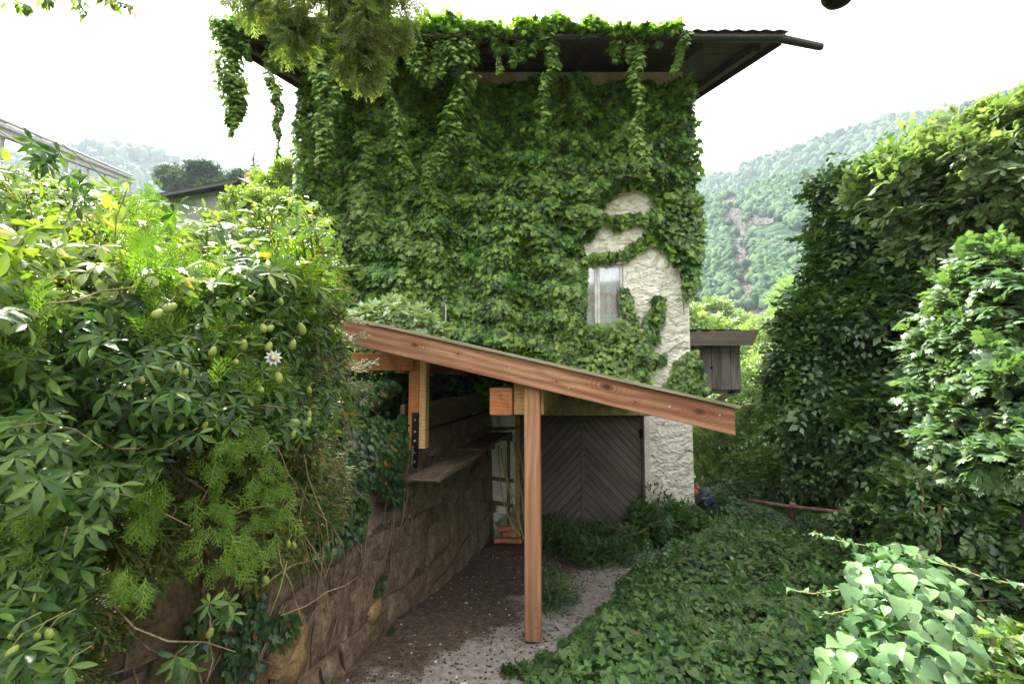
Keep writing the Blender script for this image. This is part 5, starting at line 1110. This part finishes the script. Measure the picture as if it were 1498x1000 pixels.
# litter and gravel
def litter(name, label, n, poly, size, mat, cat, flat=.35, sd=0):
    xs = [q[0] for q in poly]; ys = [q[1] for q in poly]; x = rng.uniform(min(xs), max(xs), n*2); y = rng.uniform(min(ys), max(ys), n*2); k = inpoly(x, y, poly) & (sn(np.stack([x, y], 1), 2.5, sd) > .38); x, y = x[k][:n], y[k][:n]; n = len(x)
    z = g(x, y)+size*.15; V0, F0 = ico(1); V0 = V0*np.array([1, .7, flat]); yd = rdir(n)*np.array([1, 1, .15]); zd = np.array([0, 0, 1])+rdir(n)*.25
    V, F_ = scat([(V0*(.8+.4*sn(V0, 2, i))[:, None], F0) for i in range(4)], np.stack([x, y, z], 1), yd, zd, size*rng.uniform(.3, 1.2, n)**1.3); o = mesh_np(name, V, F_, mat); tag(o, label, cat, kind='stuff'); return o
yardp = [(-1.6, 2.5), (1.2, 2.5), (1.4, 5), (2.6, 7.5), (2.8, 9.2), (.2, 9.2), (-.6, 8), (-1.2, 5)]
litter('gravel', 'pale gravel and rubble crumbs on the dusty path', 600, yardp, .013, m_rough('pale_gravel', [(.3, (.22, .20, .18)), (.7, (.5, .47, .44))], 3, .95, 20, .002), 'gravel', .7, 1)
litter('bark_litter', 'dark brown bits of bark and leaf litter along the wall foot', 4200, yardp, .018, m_rough('dark_litter', [(.3, (.03, .016, .010)), (.7, (.12, .07, .045))], 3, .95, 20, .002), 'litter', .22, 2)
mb = MB()
for k in range(90):
    x, y = random.uniform(-1.3, 1.2), random.uniform(3.4, 6.5)
    if x < float(wallx(y))+.08: continue
    a = random.random()*3.14; l = random.uniform(.03, .13); z = float(g(np.array([x]), np.array([y]))[0])+.008; mb.tube([(x, y, z), (x+math.cos(a)*l, y+math.sin(a)*l, z+.006)], .003, 4)
tag(mb.build('fallen_twigs', M['twig']), 'scattered dry twigs on the bare earth by the wall', 'twigs', kind='stuff')
# ------------------------------------------------------------------ trees and bushes at the right
def tree(name, label, cat, base, blobs, per, T_list, size, mat, r0, group=None, tips=10, **kw):
    t = thing(name, label, cat, base, group); crown('crown', blobs, per, T_list, size, mat, t, **kw)
    top = np.mean([b_[0] for b_ in blobs], 0); base = np.array(base, float); fork = base+(top-base)*np.array([.5, .5, .55])
    mb = MB(); mb.tube([base-np.array([0, 0, .3]), base+(fork-base)*.5+np.array([.05, 0, 0]), fork], [r0*1.25, r0, r0*.8], 9); mb.build('trunk', M['bark'], t, smooth=True)
    sel = random.sample(list(blobs), min(tips, len(blobs)))
    for b_ in sel: branchy('limb', fork, [np.array(b_[0])+(np.array(b_[0])-fork)*-.05], r0*.5, M['bark'], t)
    return t
SPI = [T_sprig(T_oval4, 7, 1, .42, 65, .2, i) for i in range(4)]; SPH = [T_sprig(T_heart, 7, 1, .42, 65, .35, i+9) for i in range(3)]; SPO = [T_sprig(T_oak, 7, 1, .55, 60, .2, i+20) for i in range(4)]; SPM = [T_sprig(T_maple, 6, 1, .5, 70, .45, i+30) for i in range(4)]
G_ = lambda x, y: float(g(np.array([x]), np.array([y]))[0])
tree('ivy_clad_tree', 'big dark tree overgrown with ivy on the right edge of the yard', 'tree', (6.2, 8.6, G_(6.2, 8.6)),
     pixblob([(1285, 300, 8.4, 66), (1350, 310, 8, 80), (1440, 330, 7.6, 90), (1252, 352, 8.4, 45), (1290, 385, 8.2, 72), (1370, 400, 7.8, 90), (1450, 420, 7.4, 90), (1228, 460, 8.3, 58), (1190, 505, 8.4, 52), (1280, 500, 7.9, 80), (1165, 545, 8.6, 40), (1215, 570, 8.2, 70), (1320, 570, 7.6, 85), (1200, 640, 8.2, 48), (1260, 650, 7.8, 65), (1340, 660, 7.4, 80), (1430, 600, 7, 90), (1480, 500, 7, 90), (1560, 400, 7, 140), (1580, 560, 7, 140), (1238, 325, 8.6, 26), (1222, 392, 8.4, 30), (1560, 250, 7.5, 110)]),
     95, SPI+SPH[:1], .30, M['tree_dark'], .26, droop=.45, lump=.26, upw=.7)
tree('oak', 'sunlit olive-leaved oak top rising above the dark ivy-clad tree', 'tree', (6.2, 5.9, G_(6.2, 5.9)),
     pixblob([(a, b+10, c-1.6, d) for a, b, c, d in [(1400, 330, 6.9, 34), (1450, 345, 6.7, 36), (1350, 325, 7.1, 30), (1490, 360, 6.5, 36), (1310, 268, 7.2, 40), (1345, 240, 7, 46), (1395, 225, 6.8, 52), (1440, 240, 6.6, 60), (1480, 200, 6.4, 44), (1495, 262, 6.3, 60), (1400, 285, 6.9, 50), (1340, 290, 7.3, 36), (1450, 195, 6.5, 30), (1470, 165, 6.4, 18), (1560, 230, 6.6, 80)]]), 150, SPO, .20, M['oak'], .10, droop=-.5, shell=.5, lump=.55, upw=.9)
tree('maple', 'grey-green broad-leaved maple leaning into the right edge of the photo', 'tree', (3.9, 3.4, G_(3.9, 3.4)),
     pixblob([(1470, 420, 3.60, 52), (1500, 470, 3.40, 60), (1425, 455, 3.80, 42), (1445, 510, 3.60, 62), (1390, 520, 4.00, 38), (1485, 570, 3.30, 66), (1410, 570, 3.80, 46), (1440, 640, 3.50, 55), (1500, 660, 3.20, 60), (1350, 545, 4.20, 22), (1560, 520, 3.40, 90)]), 330, SPM, .125, M['maple'], .11, droop=.25, lump=.35, upw=1.1, gap=.22)
tree('climber_bush', 'bush of round-leaved climber beneath the maple at the right', 'bush', (3.9, 5.2, G_(3.9, 5.2)),
     pixblob([(1345, 745, 5.6, 50), (1300, 775, 5.9, 42), (1400, 730, 5.3, 50), (1385, 790, 5.3, 60), (1455, 770, 5.0, 60), (1330, 820, 5.4, 42), (1500, 830, 4.8, 70), (1430, 850, 4.9, 60), (1262, 800, 6.6, 28), (1300, 720, 7, 40)]), 130, SPH, .21, M['tree_dark'], .05, droop=.5, lump=.35, zmin=-.8, gap=.12)
for k, (px, py0, py1) in enumerate([(1444, 770, 900), (1372, 740, 800), (1350, 690, 760), (1460, 830, 930)]):
    q = [P(px+random.uniform(-5, 5), a, 4.75) for a in np.linspace(py0, py1, 5)]; hs = thing('hanging_ivy', ['ivy strand hanging lowest at the right edge under the maple', 'ivy strand hanging in front of the round-leaved bush', 'short ivy strand dangling from the big ivy-clad tree', 'ivy strand in the dark gap at the lower right corner'][k], 'ivy', q[0], 'ivy strands hanging at the right'); strand(q, [.05, .05, .05, .04, .02], 60, 'bind', .055, 'leaves', par=hs, tpl=[T_heart])
# middle distance shrubs behind the house corner
SH1 = [('shrub', 'leafy green shrub directly right of the shelter rafter end', [(1100, 600, 12.5, 46), (1075, 650, 12, 44), (1125, 640, 12, 42), (1050, 690, 11.5, 34), (1110, 690, 11, 40), (1040, 650, 12.5, 34)], 'shrub_pale', 130, LN+SPI[:2], .15),
       ('shrub', 'twiggy olive shrub between the rafter end and the ivy-clad tree', [(1150, 590, 11, 38), (1170, 640, 10.5, 42), (1140, 690, 10.2, 36), (1180, 700, 9.8, 40)], 'shrub', 120, SPO[:2]+LN, .14),
       ('shrub', 'bright green bush far below the grey wooden bay', [(1040, 590, 22, 24), (1075, 586, 24, 22), (1100, 560, 26, 30), (1060, 610, 22, 30), (1020, 610, 20, 26), (1120, 540, 30, 30)], 'shrub_pale', 24, SPI, .45),
       ('elder_bush', 'low pale-leaved bush just behind the dumped things by the corner', [(1095, 715, 10.3, 20), (1120, 735, 10, 16), (1075, 735, 10.3, 22), (1055, 745, 10, 18)], 'maple', 220, SPH, .17),
       ('dark_conifer', 'narrow dark bush standing in shade beyond the rusty rail', [(1165, 660, 10.6, 22), (1165, 700, 10.4, 28), (1180, 730, 9.8, 26), (1150, 640, 10.8, 20)], 'ivy_dark', 260, SPI, .14),
       ('hillside_bush', 'round pale bush peeping above the roof of the wooden bay', [(1022, 478, 40, 20), (1052, 482, 42, 16), (1010, 470, 38, 18), (1090, 500, 44, 26), (1125, 520, 42, 30), (1150, 480, 60, 24)], 'shrub_pale', 8, SPI, .8)]
for nm, lab, bl, mt, per, tl, sz in SH1:
    b_ = pixblob(bl); c = b_[0][0]; tree(nm, lab, 'bush', (c[0], c[1], G_(c[0], c[1])), b_, per, tl, sz, M[mt], .06 if per > 30 else .2, tips=6, lump=.35, droop=.1, gap=.1)
MIDT = []
for k, (px, py, Y, r, mt) in enumerate([(1210, 520, 70, 50, 'shrub'), (1130, 500, 90, 34, 'shrub_pale'), (1060, 470, 120, 30, 'shrub_pale'), (1180, 450, 120, 38, 'shrub_pale'), (1290, 500, 80, 70, 'shrub'), (1010, 500, 80, 40, 'shrub')]):
    b_ = [(P(px+random.uniform(-r, r)*.8, py+random.uniform(-r, r)*.45, Y*random.uniform(.95, 1.05)), r*.55*Y/F, .95) for _ in range(7)]; c = b_[0][0]
    tree('deciduous_tree', ['dark round tree below the hillside, left of the ivy-clad tree', 'pale tree at the foot of the hillside near the wooden bay', 'far pale tree at the hillside foot above the wooden bay', 'pale tree on the lower hillside above the shrub tops', 'tree low on the slope hidden behind the ivy-clad tree', 'round tree just behind the house corner'][k], 'tree', (c[0], c[1], G_(c[0], c[1])), b_, 9*(70/Y)**2, SPI, .014*Y, M[mt], .3, group='trees at the foot of the hillside', tips=4, lump=.3, droop=.1)
# power line across the hillside
for k, dy in enumerate((0, 5, 9)):
    mb = MB(); mb.tube([P(880, 338+dy, 170), P(1060, 348+dy, 160), P(1240, 357+dy, 152), P(1420, 352+dy, 145)], .045, 4); tag(mb.build('power_line', M['galv'], smooth=True), ['topmost of the three thin wires crossing the hillside', 'middle of the three thin wires crossing the hillside', 'lowest of the three thin wires crossing the hillside'][k], 'wire', 'wires across the hillside')
# ------------------------------------------------------------------ sunlit broad-leaved climber, lower right
bind = thing('sunlit_climber', 'sunlit broad heart-leaved climber mound in the lower right foreground', 'climber', (1.6, 2.2, .5))
bm_l = [leafmesh(T_leaf([(-.08, .22, 0), (.08, .46, .03), (.32, .47, .03), (.6, .30, 0), (.82, .12, -.05)], .2, (0, 1.03, -.14)), 'broad_leaf', M['bind']), leafmesh(T_leaf([(-.05, .18, 0), (.1, .40, .02), (.35, .42, .04), (.62, .25, .02), (.84, .1, -.02)], .3, (0, 1.0, -.08)), 'broad_leaf', M['bind'])]
BREG = [(1235, 820), (1275, 795), (1330, 795), (1365, 825), (1400, 850), (1412, 890), (1415, 940), (1400, 1060), (1200, 1060), (1195, 960), (1225, 930), (1245, 880)]
Yb = lambda px, py: np.interp(py, [790, 850, 950, 1060], [2.75, 2.4, 2.05, 1.8])+np.abs(np.asarray(px)-1320)*.0022
def bpos(px, py, d=0.): return P(px, py, Yb(px, py)+(sn(np.stack([np.asarray(px)/60., np.asarray(py)/60.], 1), 1.5, 16)-.5)*.35+d)
acc = []
tries = 0
while len(acc) < 235 and tries < 9000:
    tries += 1; a, b_ = random.uniform(1190, 1450), random.uniform(790, 1060)
    if not inpoly(np.array([a]), np.array([b_]), BREG)[0]: continue
    if all(math.hypot(a-c[0], b_-c[1]) > 15 for c in acc): acc.append((a, b_))
for a, b_ in acc:
    p = bpos([a], [b_], random.uniform(-.12, .10))[0]; v = nrm(CAM-p); o = link('leaf', random.choice(bm_l), p, bind)
    o.rotation_euler = orient(np.array([random.gauss((a-1320)/160, .5), -.5, -.35+random.gauss(0, .3)]), np.array([random.gauss(0, .2), -.25, 1.0])+v*.25+rdir(1)[0]*.35); s_ = random.choice([.05, .065, .08, .095])*random.uniform(.85, 1.15); o.scale = (s_, s_, s_)
n = 1900; px = rng.uniform(1195, 1450, n); py = rng.uniform(800, 1060, n); k = inpoly(px, py, BREG); px, py = px[k], py[k]; n = len(px); p = bpos(px, py, rng.uniform(.03, .45, n))
V, F_ = scat([T_heart], p, rdir(n)+np.array([0, -.4, -.3]), rdir(n)*.4+np.array([0, -.3, 1]), .065*rng.uniform(.5, 1.2, n)); o = mesh_np('leaf_mass', V, F_, M['bind_dark'], bind); o['kind'] = 'stuff'
for pts, Ya, Yc in (([(1340, 810), (1400, 830), (1440, 845), (1498, 857), (1560, 865)], 2.5, 2.2), ([(1285, 800), (1250, 795), (1215, 788), (1190, 778)], 2.8, 3.0), ([(1265, 850), (1230, 862), (1190, 868), (1150, 862)], 2.5, 2.7), ([(1275, 880), (1230, 895), (1195, 900)], 2.4, 2.5), ([(1430, 900), (1470, 930), (1488, 965)], 2.2, 2.1)):
    q = [P(a, b_, Ya+(Yc-Ya)*i/(len(pts)-1)) for i, (a, b_) in enumerate(pts)]; mb = MB(); mb.tube(q, .004, 5); st = mb.build('shoot', M['twig_green'], bind, smooth=True)
    n = 26; t = rng.random(n)*(len(q)-1); i = t.astype(int); f = (t-i)[:, None]; A = np.array(q); c = A[i]*(1-f)+A[np.minimum(i+1, len(q)-1)]*f
    V, F_ = scat([T_heart], c+rdir(n)*.012, rdir(n)+np.array([0, -.3, .1]), rdir(n)*.4+np.array([0, -.3, 1]), .032*rng.uniform(.6, 1.3, n)); mesh_np('shoot_leaves', V, F_, M['bind'], st)
mb = MB()
for k in range(14):
    a = bpos([random.uniform(1230, 1420)], [random.uniform(830, 950)], .15)[0]; x, y = 1.75+random.uniform(-.3, .5), 2.6+random.uniform(-.3, .3); mb.tube([(x, y, G_(x, y)-.05), ((x+a[0])/2, (y+a[1])/2+.05, a[2]*.5), a], [.008, .006, .003], 5)
mb.build('stems', M['twig'], bind, smooth=True)
shd = thing('shaded_bush', 'dull grey-green bush in shade at the lower right corner', 'bush', (2.6, 2.7, .2))
foliage('foliage', pixblob([(1450, 985, 2.9, 55), (1400, 1020, 2.8, 60), (1500, 960, 3.0, 45), (1500, 1030, 2.8, 70)]), 450, [T_heart, T_maple], .075, M['shrub'], shd, gap=.2, lump=.3)
mb = MB(); [mb.tube([(2.5+.1*k, 2.8, G_(2.5, 2.8)), (2.45+.12*k, 2.8, 1.0)], .008, 5) for k in range(5)]; mb.build('stems', M['twig'], shd)
mb = MB(); q = [P(a, b_, Y) for a, b_, Y in ((1468, 756, 5.6), (1484, 762, 5.5), (1510, 770, 5.5), (1512, 792, 5.45), (1488, 784, 5.4), (1472, 772, 5.5), (1490, 774, 5.3))]; q2 = [c_+np.array([0, .03, 0]) for c_ in q]
mb.poly(q+q2, [(0, 1, 6), (1, 2, 6), (2, 3, 6), (3, 4, 6), (4, 5, 6), (5, 0, 6)]+[(8, 7, 13), (9, 8, 13), (10, 9, 13), (11, 10, 13), (12, 11, 13), (7, 12, 13)]+[(i, 7+i, 7+(i+1) % 6, (i+1) % 6) for i in range(6)]); tag(mb.build('white_patch', M['flower']), 'bright white crumpled patch among the bushes at the right edge', 'scrap')  # unidentified bright white patch, built as a small crumpled surface
# ------------------------------------------------------------------ overhead branches
def dn(L, d): return [(a, b+d, c, e) for a, b, c, e in L]
con = thing('overhanging_conifer', 'feathery conifer branch hanging into the top of the photo', 'tree', (-1.6, 2.6, 4.9))
cb = pixblob([(395, 5, 3.1, 30), (440, 15, 3.1, 40), (420, 45, 3.0, 32), (480, 35, 3.0, 36), (470, -10, 3.0, 40), (520, 25, 2.9, 44), (560, 10, 2.9, 42), (545, 60, 2.9, 32), (538, 95, 2.95, 24), (500, 70, 3.0, 24), (590, 20, 2.9, 26), (360, 0, 3.2, 22), (500, -60, 3.0, 70)])
foliage('foliage', lumpy(cb, 9, .42), 520, SPR, .115, M['conifer'], con, droop=1.1, lump=.3, shell=.6, upw=.2, cull=.3)
rt = P(500, -260, 2.9)
branchy('limb', rt, [P(395, 5, 3.1), P(440, 40, 3.05), P(520, 50, 2.95), P(545, 90, 2.95), P(590, 15, 2.9), P(480, 40, 3)], .03, M['bark'], con)
mb = MB(); mb.tube([rt, rt+np.array([-.8, -1.2, .5]), (-3.2, -2.2, 5.2), (-3.4, -2.6, 2.6), (-3.4, -2.6, 1.6)], [.03, .05, .12, .18, .2], 8); mb.build('trunk', M['bark'], con, smooth=True)
tw = thing('overhanging_twig', 'thin leafy twigs dipping in at the top left corner', 'twig', P(80, -10, 2.2))
for pts in ([(-40, -30), (20, 0), (40, 10)], [(90, -40), (110, -5), (125, 20)], [(120, -30), (160, 0), (195, 10)], [(60, -30), (70, -5), (65, 2)]):
    q = [P(a, b_, 2.2) for a, b_ in pts]; mb = MB(); mb.tube(q, .004, 5); mb.build('stem', M['twig'], tw); strand(q, [.04, .035, .02], 46, 'conifer', .045, 'leaves', par=tw, tpl=[T_lance, T_oval], stem=False)
mb = MB(); mb.tube([P(60, -25, 2.2), P(90, -40, 2.2), P(120, -60, 2.2), P(200, -260, 1.8), (-3.2, -2.4, 5.0)], [.006, .008, .01, .02, .05], 6); mb.build('limb', M['bark'], tw, smooth=True)
# dark lamp whose rounded underside dips into the frame
lamp = thing('hanging_lamp', 'dark rounded lamp bottom dipping in at the top right', 'lamp', P(1228, 4, 1.5))
c = P(1228, 8, 1.5); mb = MB(); prof = [(0.001, 0), (.02, .003), (.038, .012), (.05, .03), (.055, .06), (.05, .10), (.03, .14), (.012, .16)]
mb.tube([c+np.array([0, 0, z]) for r, z in prof], [r for r, z in prof], 20); mb.build('lamp_shade', M['steel'], lamp, smooth=True)
mb = MB(); mb.tube([c+np.array([0, 0, .16]), c+np.array([0, 0, .6]), c+np.array([.2, -1.5, .9])], .006, 6); mb.build('cable', M['steel'], lamp)
# ------------------------------------------------------------------ left background
gr = thing('guard_rail', 'galvanised guard rail on posts sloping down at the upper left', 'guard rail', P(20, 230, 8.9))
a0, a1_ = P(-60, 166, 7.6), P(192, 264, 18.5)
def railp(f): return a0+(a1_-a0)*f
sd = nrm(np.cross(a1_-a0, (0, 0, 1))); L = np.linalg.norm(a1_-a0); prof = [(-.155, 0), (-.12, .05), (-.06, .05), (-.03, .0), (.03, 0), (.06, .05), (.12, .05), (.155, 0)]
mb = MB(); V = []
for f in (0, 1):
    for t_ in (0, .006):
        for zz, o_ in prof: V.append(railp(f)+np.array([0, 0, zz])+sd*(o_-t_))
m_ = len(prof); Fs = []
for i in range(m_-1): Fs += [(i, i+1, 2*m_+i+1, 2*m_+i), (m_+i, 3*m_+i, 3*m_+i+1, m_+i+1)]
Fs += [(0, 2*m_, 3*m_, m_), (m_-1, 2*m_-1, 4*m_-1, 3*m_-1)]
mb.poly(V, Fs); mb.build('beam', M['galv'], gr)
mb = MB(); mb.tube([railp(0)+np.array([0, 0, .2]), railp(1)+np.array([0, 0, .2])], .035, 8); mb.build('handrail', M['galv'], gr)
for i in range(7):
    f = .14+i*.145; p = railp(f)-sd*.09; mb = MB(); mb.box(p[0]-.05, p[0]+.05, p[1]-.04, p[1]+.04, p[2]-1.2, p[2]+.22); mb.build('post', M['galv'], gr)
# road embankment carrying the rail
nb_ = 14; V = []
for i in range(nb_):
    f = -.3+1.5*i/(nb_-1); p = railp(f); q = np.array([-sd[0], -sd[1], 0]); q = q if q[0] < 0 else -q
    V += [p+np.array([0, 0, -.75])-q*.5, p+np.array([0, 0, -.72])+q*4.5, p+np.array([0, 0, -7])+q*9, p+np.array([0, 0, -6.0])-q*5.5]
Fs = []
for i in range(nb_-1): a = 4*i; b_ = a+4; Fs += [(a, a+1, b_+1, b_), (a+1, a+2, b_+2, b_+1), (a+3, a, b_, b_+3)]
Ft = []; 
for f in Fs: Ft += [(f[0], f[1], f[2]), (f[0], f[2], f[3])]
o = mesh_np('embankment', V, Ft, m_rough('grassy_bank', [(.3, (.03, .05, .015)), (.7, (.08, .11, .03))], 2, .95, 12, .03), smooth=False); tag(o, kind='structure')
# neighbour's house
nh = thing('neighbour_house', 'low pale house with a brown tiled roof above the left hedge', 'house', P(285, 300, 32))
m_tile2 = m_rough('far_roof_tiles', [(.3, (.016, .011, .010)), (.7, (.04, .028, .024))], 1.4, .9, 5, .06)
A_ = P(224, 283, 30); B_ = P(346, 294, 27.5); zE = (A_[2]+B_[2])/2; A_[2] = P(224, 284, 30)[2]; B_[2] = A_[2]; dv = nrm(np.array([-(B_-A_)[1], (B_-A_)[0], 0]))*7.5; zr = float(P(290, 262, 32)[2])
C2 = B_+dv; D2 = A_+dv; ux_ = nrm(B_-A_); LL = np.linalg.norm(B_-A_); R0 = A_+ux_*LL*.34+dv*.5; R1 = A_+ux_*LL*.62+dv*.5; R0[2] = R1[2] = zr; dn_ = np.array([0, 0, .2])
mb = MB(); mb.poly([A_, B_, C2, D2, R0, R1, A_-dn_, B_-dn_, C2-dn_, D2-dn_], [(0, 1, 5, 4), (1, 2, 5), (2, 3, 4, 5), (3, 0, 4), (0, 6, 7, 1), (1, 7, 8, 2), (2, 8, 9, 3), (3, 9, 6, 0), (6, 9, 8, 7)]); mb.build('roof', m_tile2, nh)
q = [A_+ux_*.6+dv*.09, B_-ux_*.6+dv*.09, C2-ux_*.6-dv*.09, D2+ux_*.6-dv*.09]; mb = MB(); mb.hexa([p-np.array([0, 0, 5]) for p in q]+[p-np.array([0, 0, .21]) for p in q]); mb.build('wall', m_rough('grey_house_render', [(.3, (.16, .155, .15)), (.7, (.24, .235, .23))], 2, .9, 10, .01), nh)
mb = MB(); mb.beam(A_-dn_-dv*.003, B_-dn_-dv*.003, .05, .16); mb.build('gutter', M['gutter'], nh)
mb = MB(); p = R1+np.array([-.5, 0, 0]); mb.box(p[0]-.25, p[0]+.25, p[1]-.2, p[1]+.25, p[2]-.5, p[2]+.45); mb.build('chimney', M['brick'], nh)
# far spruce and round trees on the left ridge
sp = thing('spruce', 'lone dark blue spruce standing far off at the left', 'tree', P(372, 262, 90)); base = P(372, 268, 90); top = P(372, 206, 90); H = top[2]-base[2]
mb = MB(); mb.tube([base-np.array([0, 0, 12]), top], [.4, .06], 6); mb.build('trunk', M['bark'], sp)
n = 1500; f = rng.random(n)**.8; a = rng.random(n)*6.283; rr = (1-f)*2.5*(.5+.5*((f*11) % 1))*rng.random(n)**.5+.1; p = np.stack([base[0]+np.cos(a)*rr, base[1]+np.sin(a)*rr, base[2]-2+f*(H+2)-rr*.25], 1); d = np.stack([np.cos(a), np.sin(a), -.35+0*a], 1)
V, F_ = scat(SPR[:2], p, d+rdir(n)*.2, np.array([0, 0, 1])+rdir(n)*.4, .95*(1.1-f)); mesh_np('crown', V, F_, M['far_dark'], sp)
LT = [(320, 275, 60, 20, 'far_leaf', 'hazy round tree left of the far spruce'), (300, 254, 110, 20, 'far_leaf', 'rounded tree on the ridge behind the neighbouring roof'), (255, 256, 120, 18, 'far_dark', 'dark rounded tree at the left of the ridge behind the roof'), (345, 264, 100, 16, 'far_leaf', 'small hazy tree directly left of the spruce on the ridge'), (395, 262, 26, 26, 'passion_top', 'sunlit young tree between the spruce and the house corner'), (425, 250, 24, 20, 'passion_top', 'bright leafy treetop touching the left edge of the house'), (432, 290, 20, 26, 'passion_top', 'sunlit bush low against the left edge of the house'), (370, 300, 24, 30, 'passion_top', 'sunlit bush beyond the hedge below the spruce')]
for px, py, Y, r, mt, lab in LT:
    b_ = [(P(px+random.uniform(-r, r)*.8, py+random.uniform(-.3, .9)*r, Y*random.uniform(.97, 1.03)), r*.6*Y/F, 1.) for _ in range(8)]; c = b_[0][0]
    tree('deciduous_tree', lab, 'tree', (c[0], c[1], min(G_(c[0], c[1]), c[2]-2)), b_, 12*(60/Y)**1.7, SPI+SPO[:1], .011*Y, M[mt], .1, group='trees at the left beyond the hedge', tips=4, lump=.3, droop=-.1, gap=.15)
# earth bank and wire fence seen through the vines at the far left
cf = thing('wire_fence', 'rusty diamond wire fence showing through the vines at the far left', 'fence', (-1.9, 1.5, 1.7))
mb = MB()
for k in range(-14, 46):
    for sg in (1, -1):
        s0 = .6+k*.07; s1 = s0+sg*.55; pts = [wp(s0, 1.72, -.02), wp(s1, 2.27, -.02)]
        if s1 > 4.4 or s0 > 4.2: continue
        mb.tube(pts, .0018, 3, False)
o = mb.build('mesh', M['rust'], cf); o['kind'] = 'stuff'
for s in (.8, 2.4, 4.0): mb = MB(); mb.beam(wp(s, 1.7, -.04), wp(s, 2.35, -.04), .03, .03, up=(0, 1, 0)); mb.build('post', M['rust'], cf)
# ------------------------------------------------------------------ air
hz = MB(); hz.box(-3600, 3600, -3600, 3600, -75, 540); hm = bpy.data.materials.new('valley_haze'); hm.use_nodes = True; t = hm.node_tree; t.nodes.clear(); ou = t.nodes.new('ShaderNodeOutputMaterial'); pv = t.nodes.new('ShaderNodeVolumePrincipled'); pv.inputs['Density'].default_value = .00026; pv.inputs['Color'].default_value = (.72, .86, 1, 1); pv.inputs['Anisotropy'].default_value = .0
t.links.new(pv.outputs[0], ou.inputs['Volume']); o = hz.build('haze', hm); o['kind'] = 'stuff'
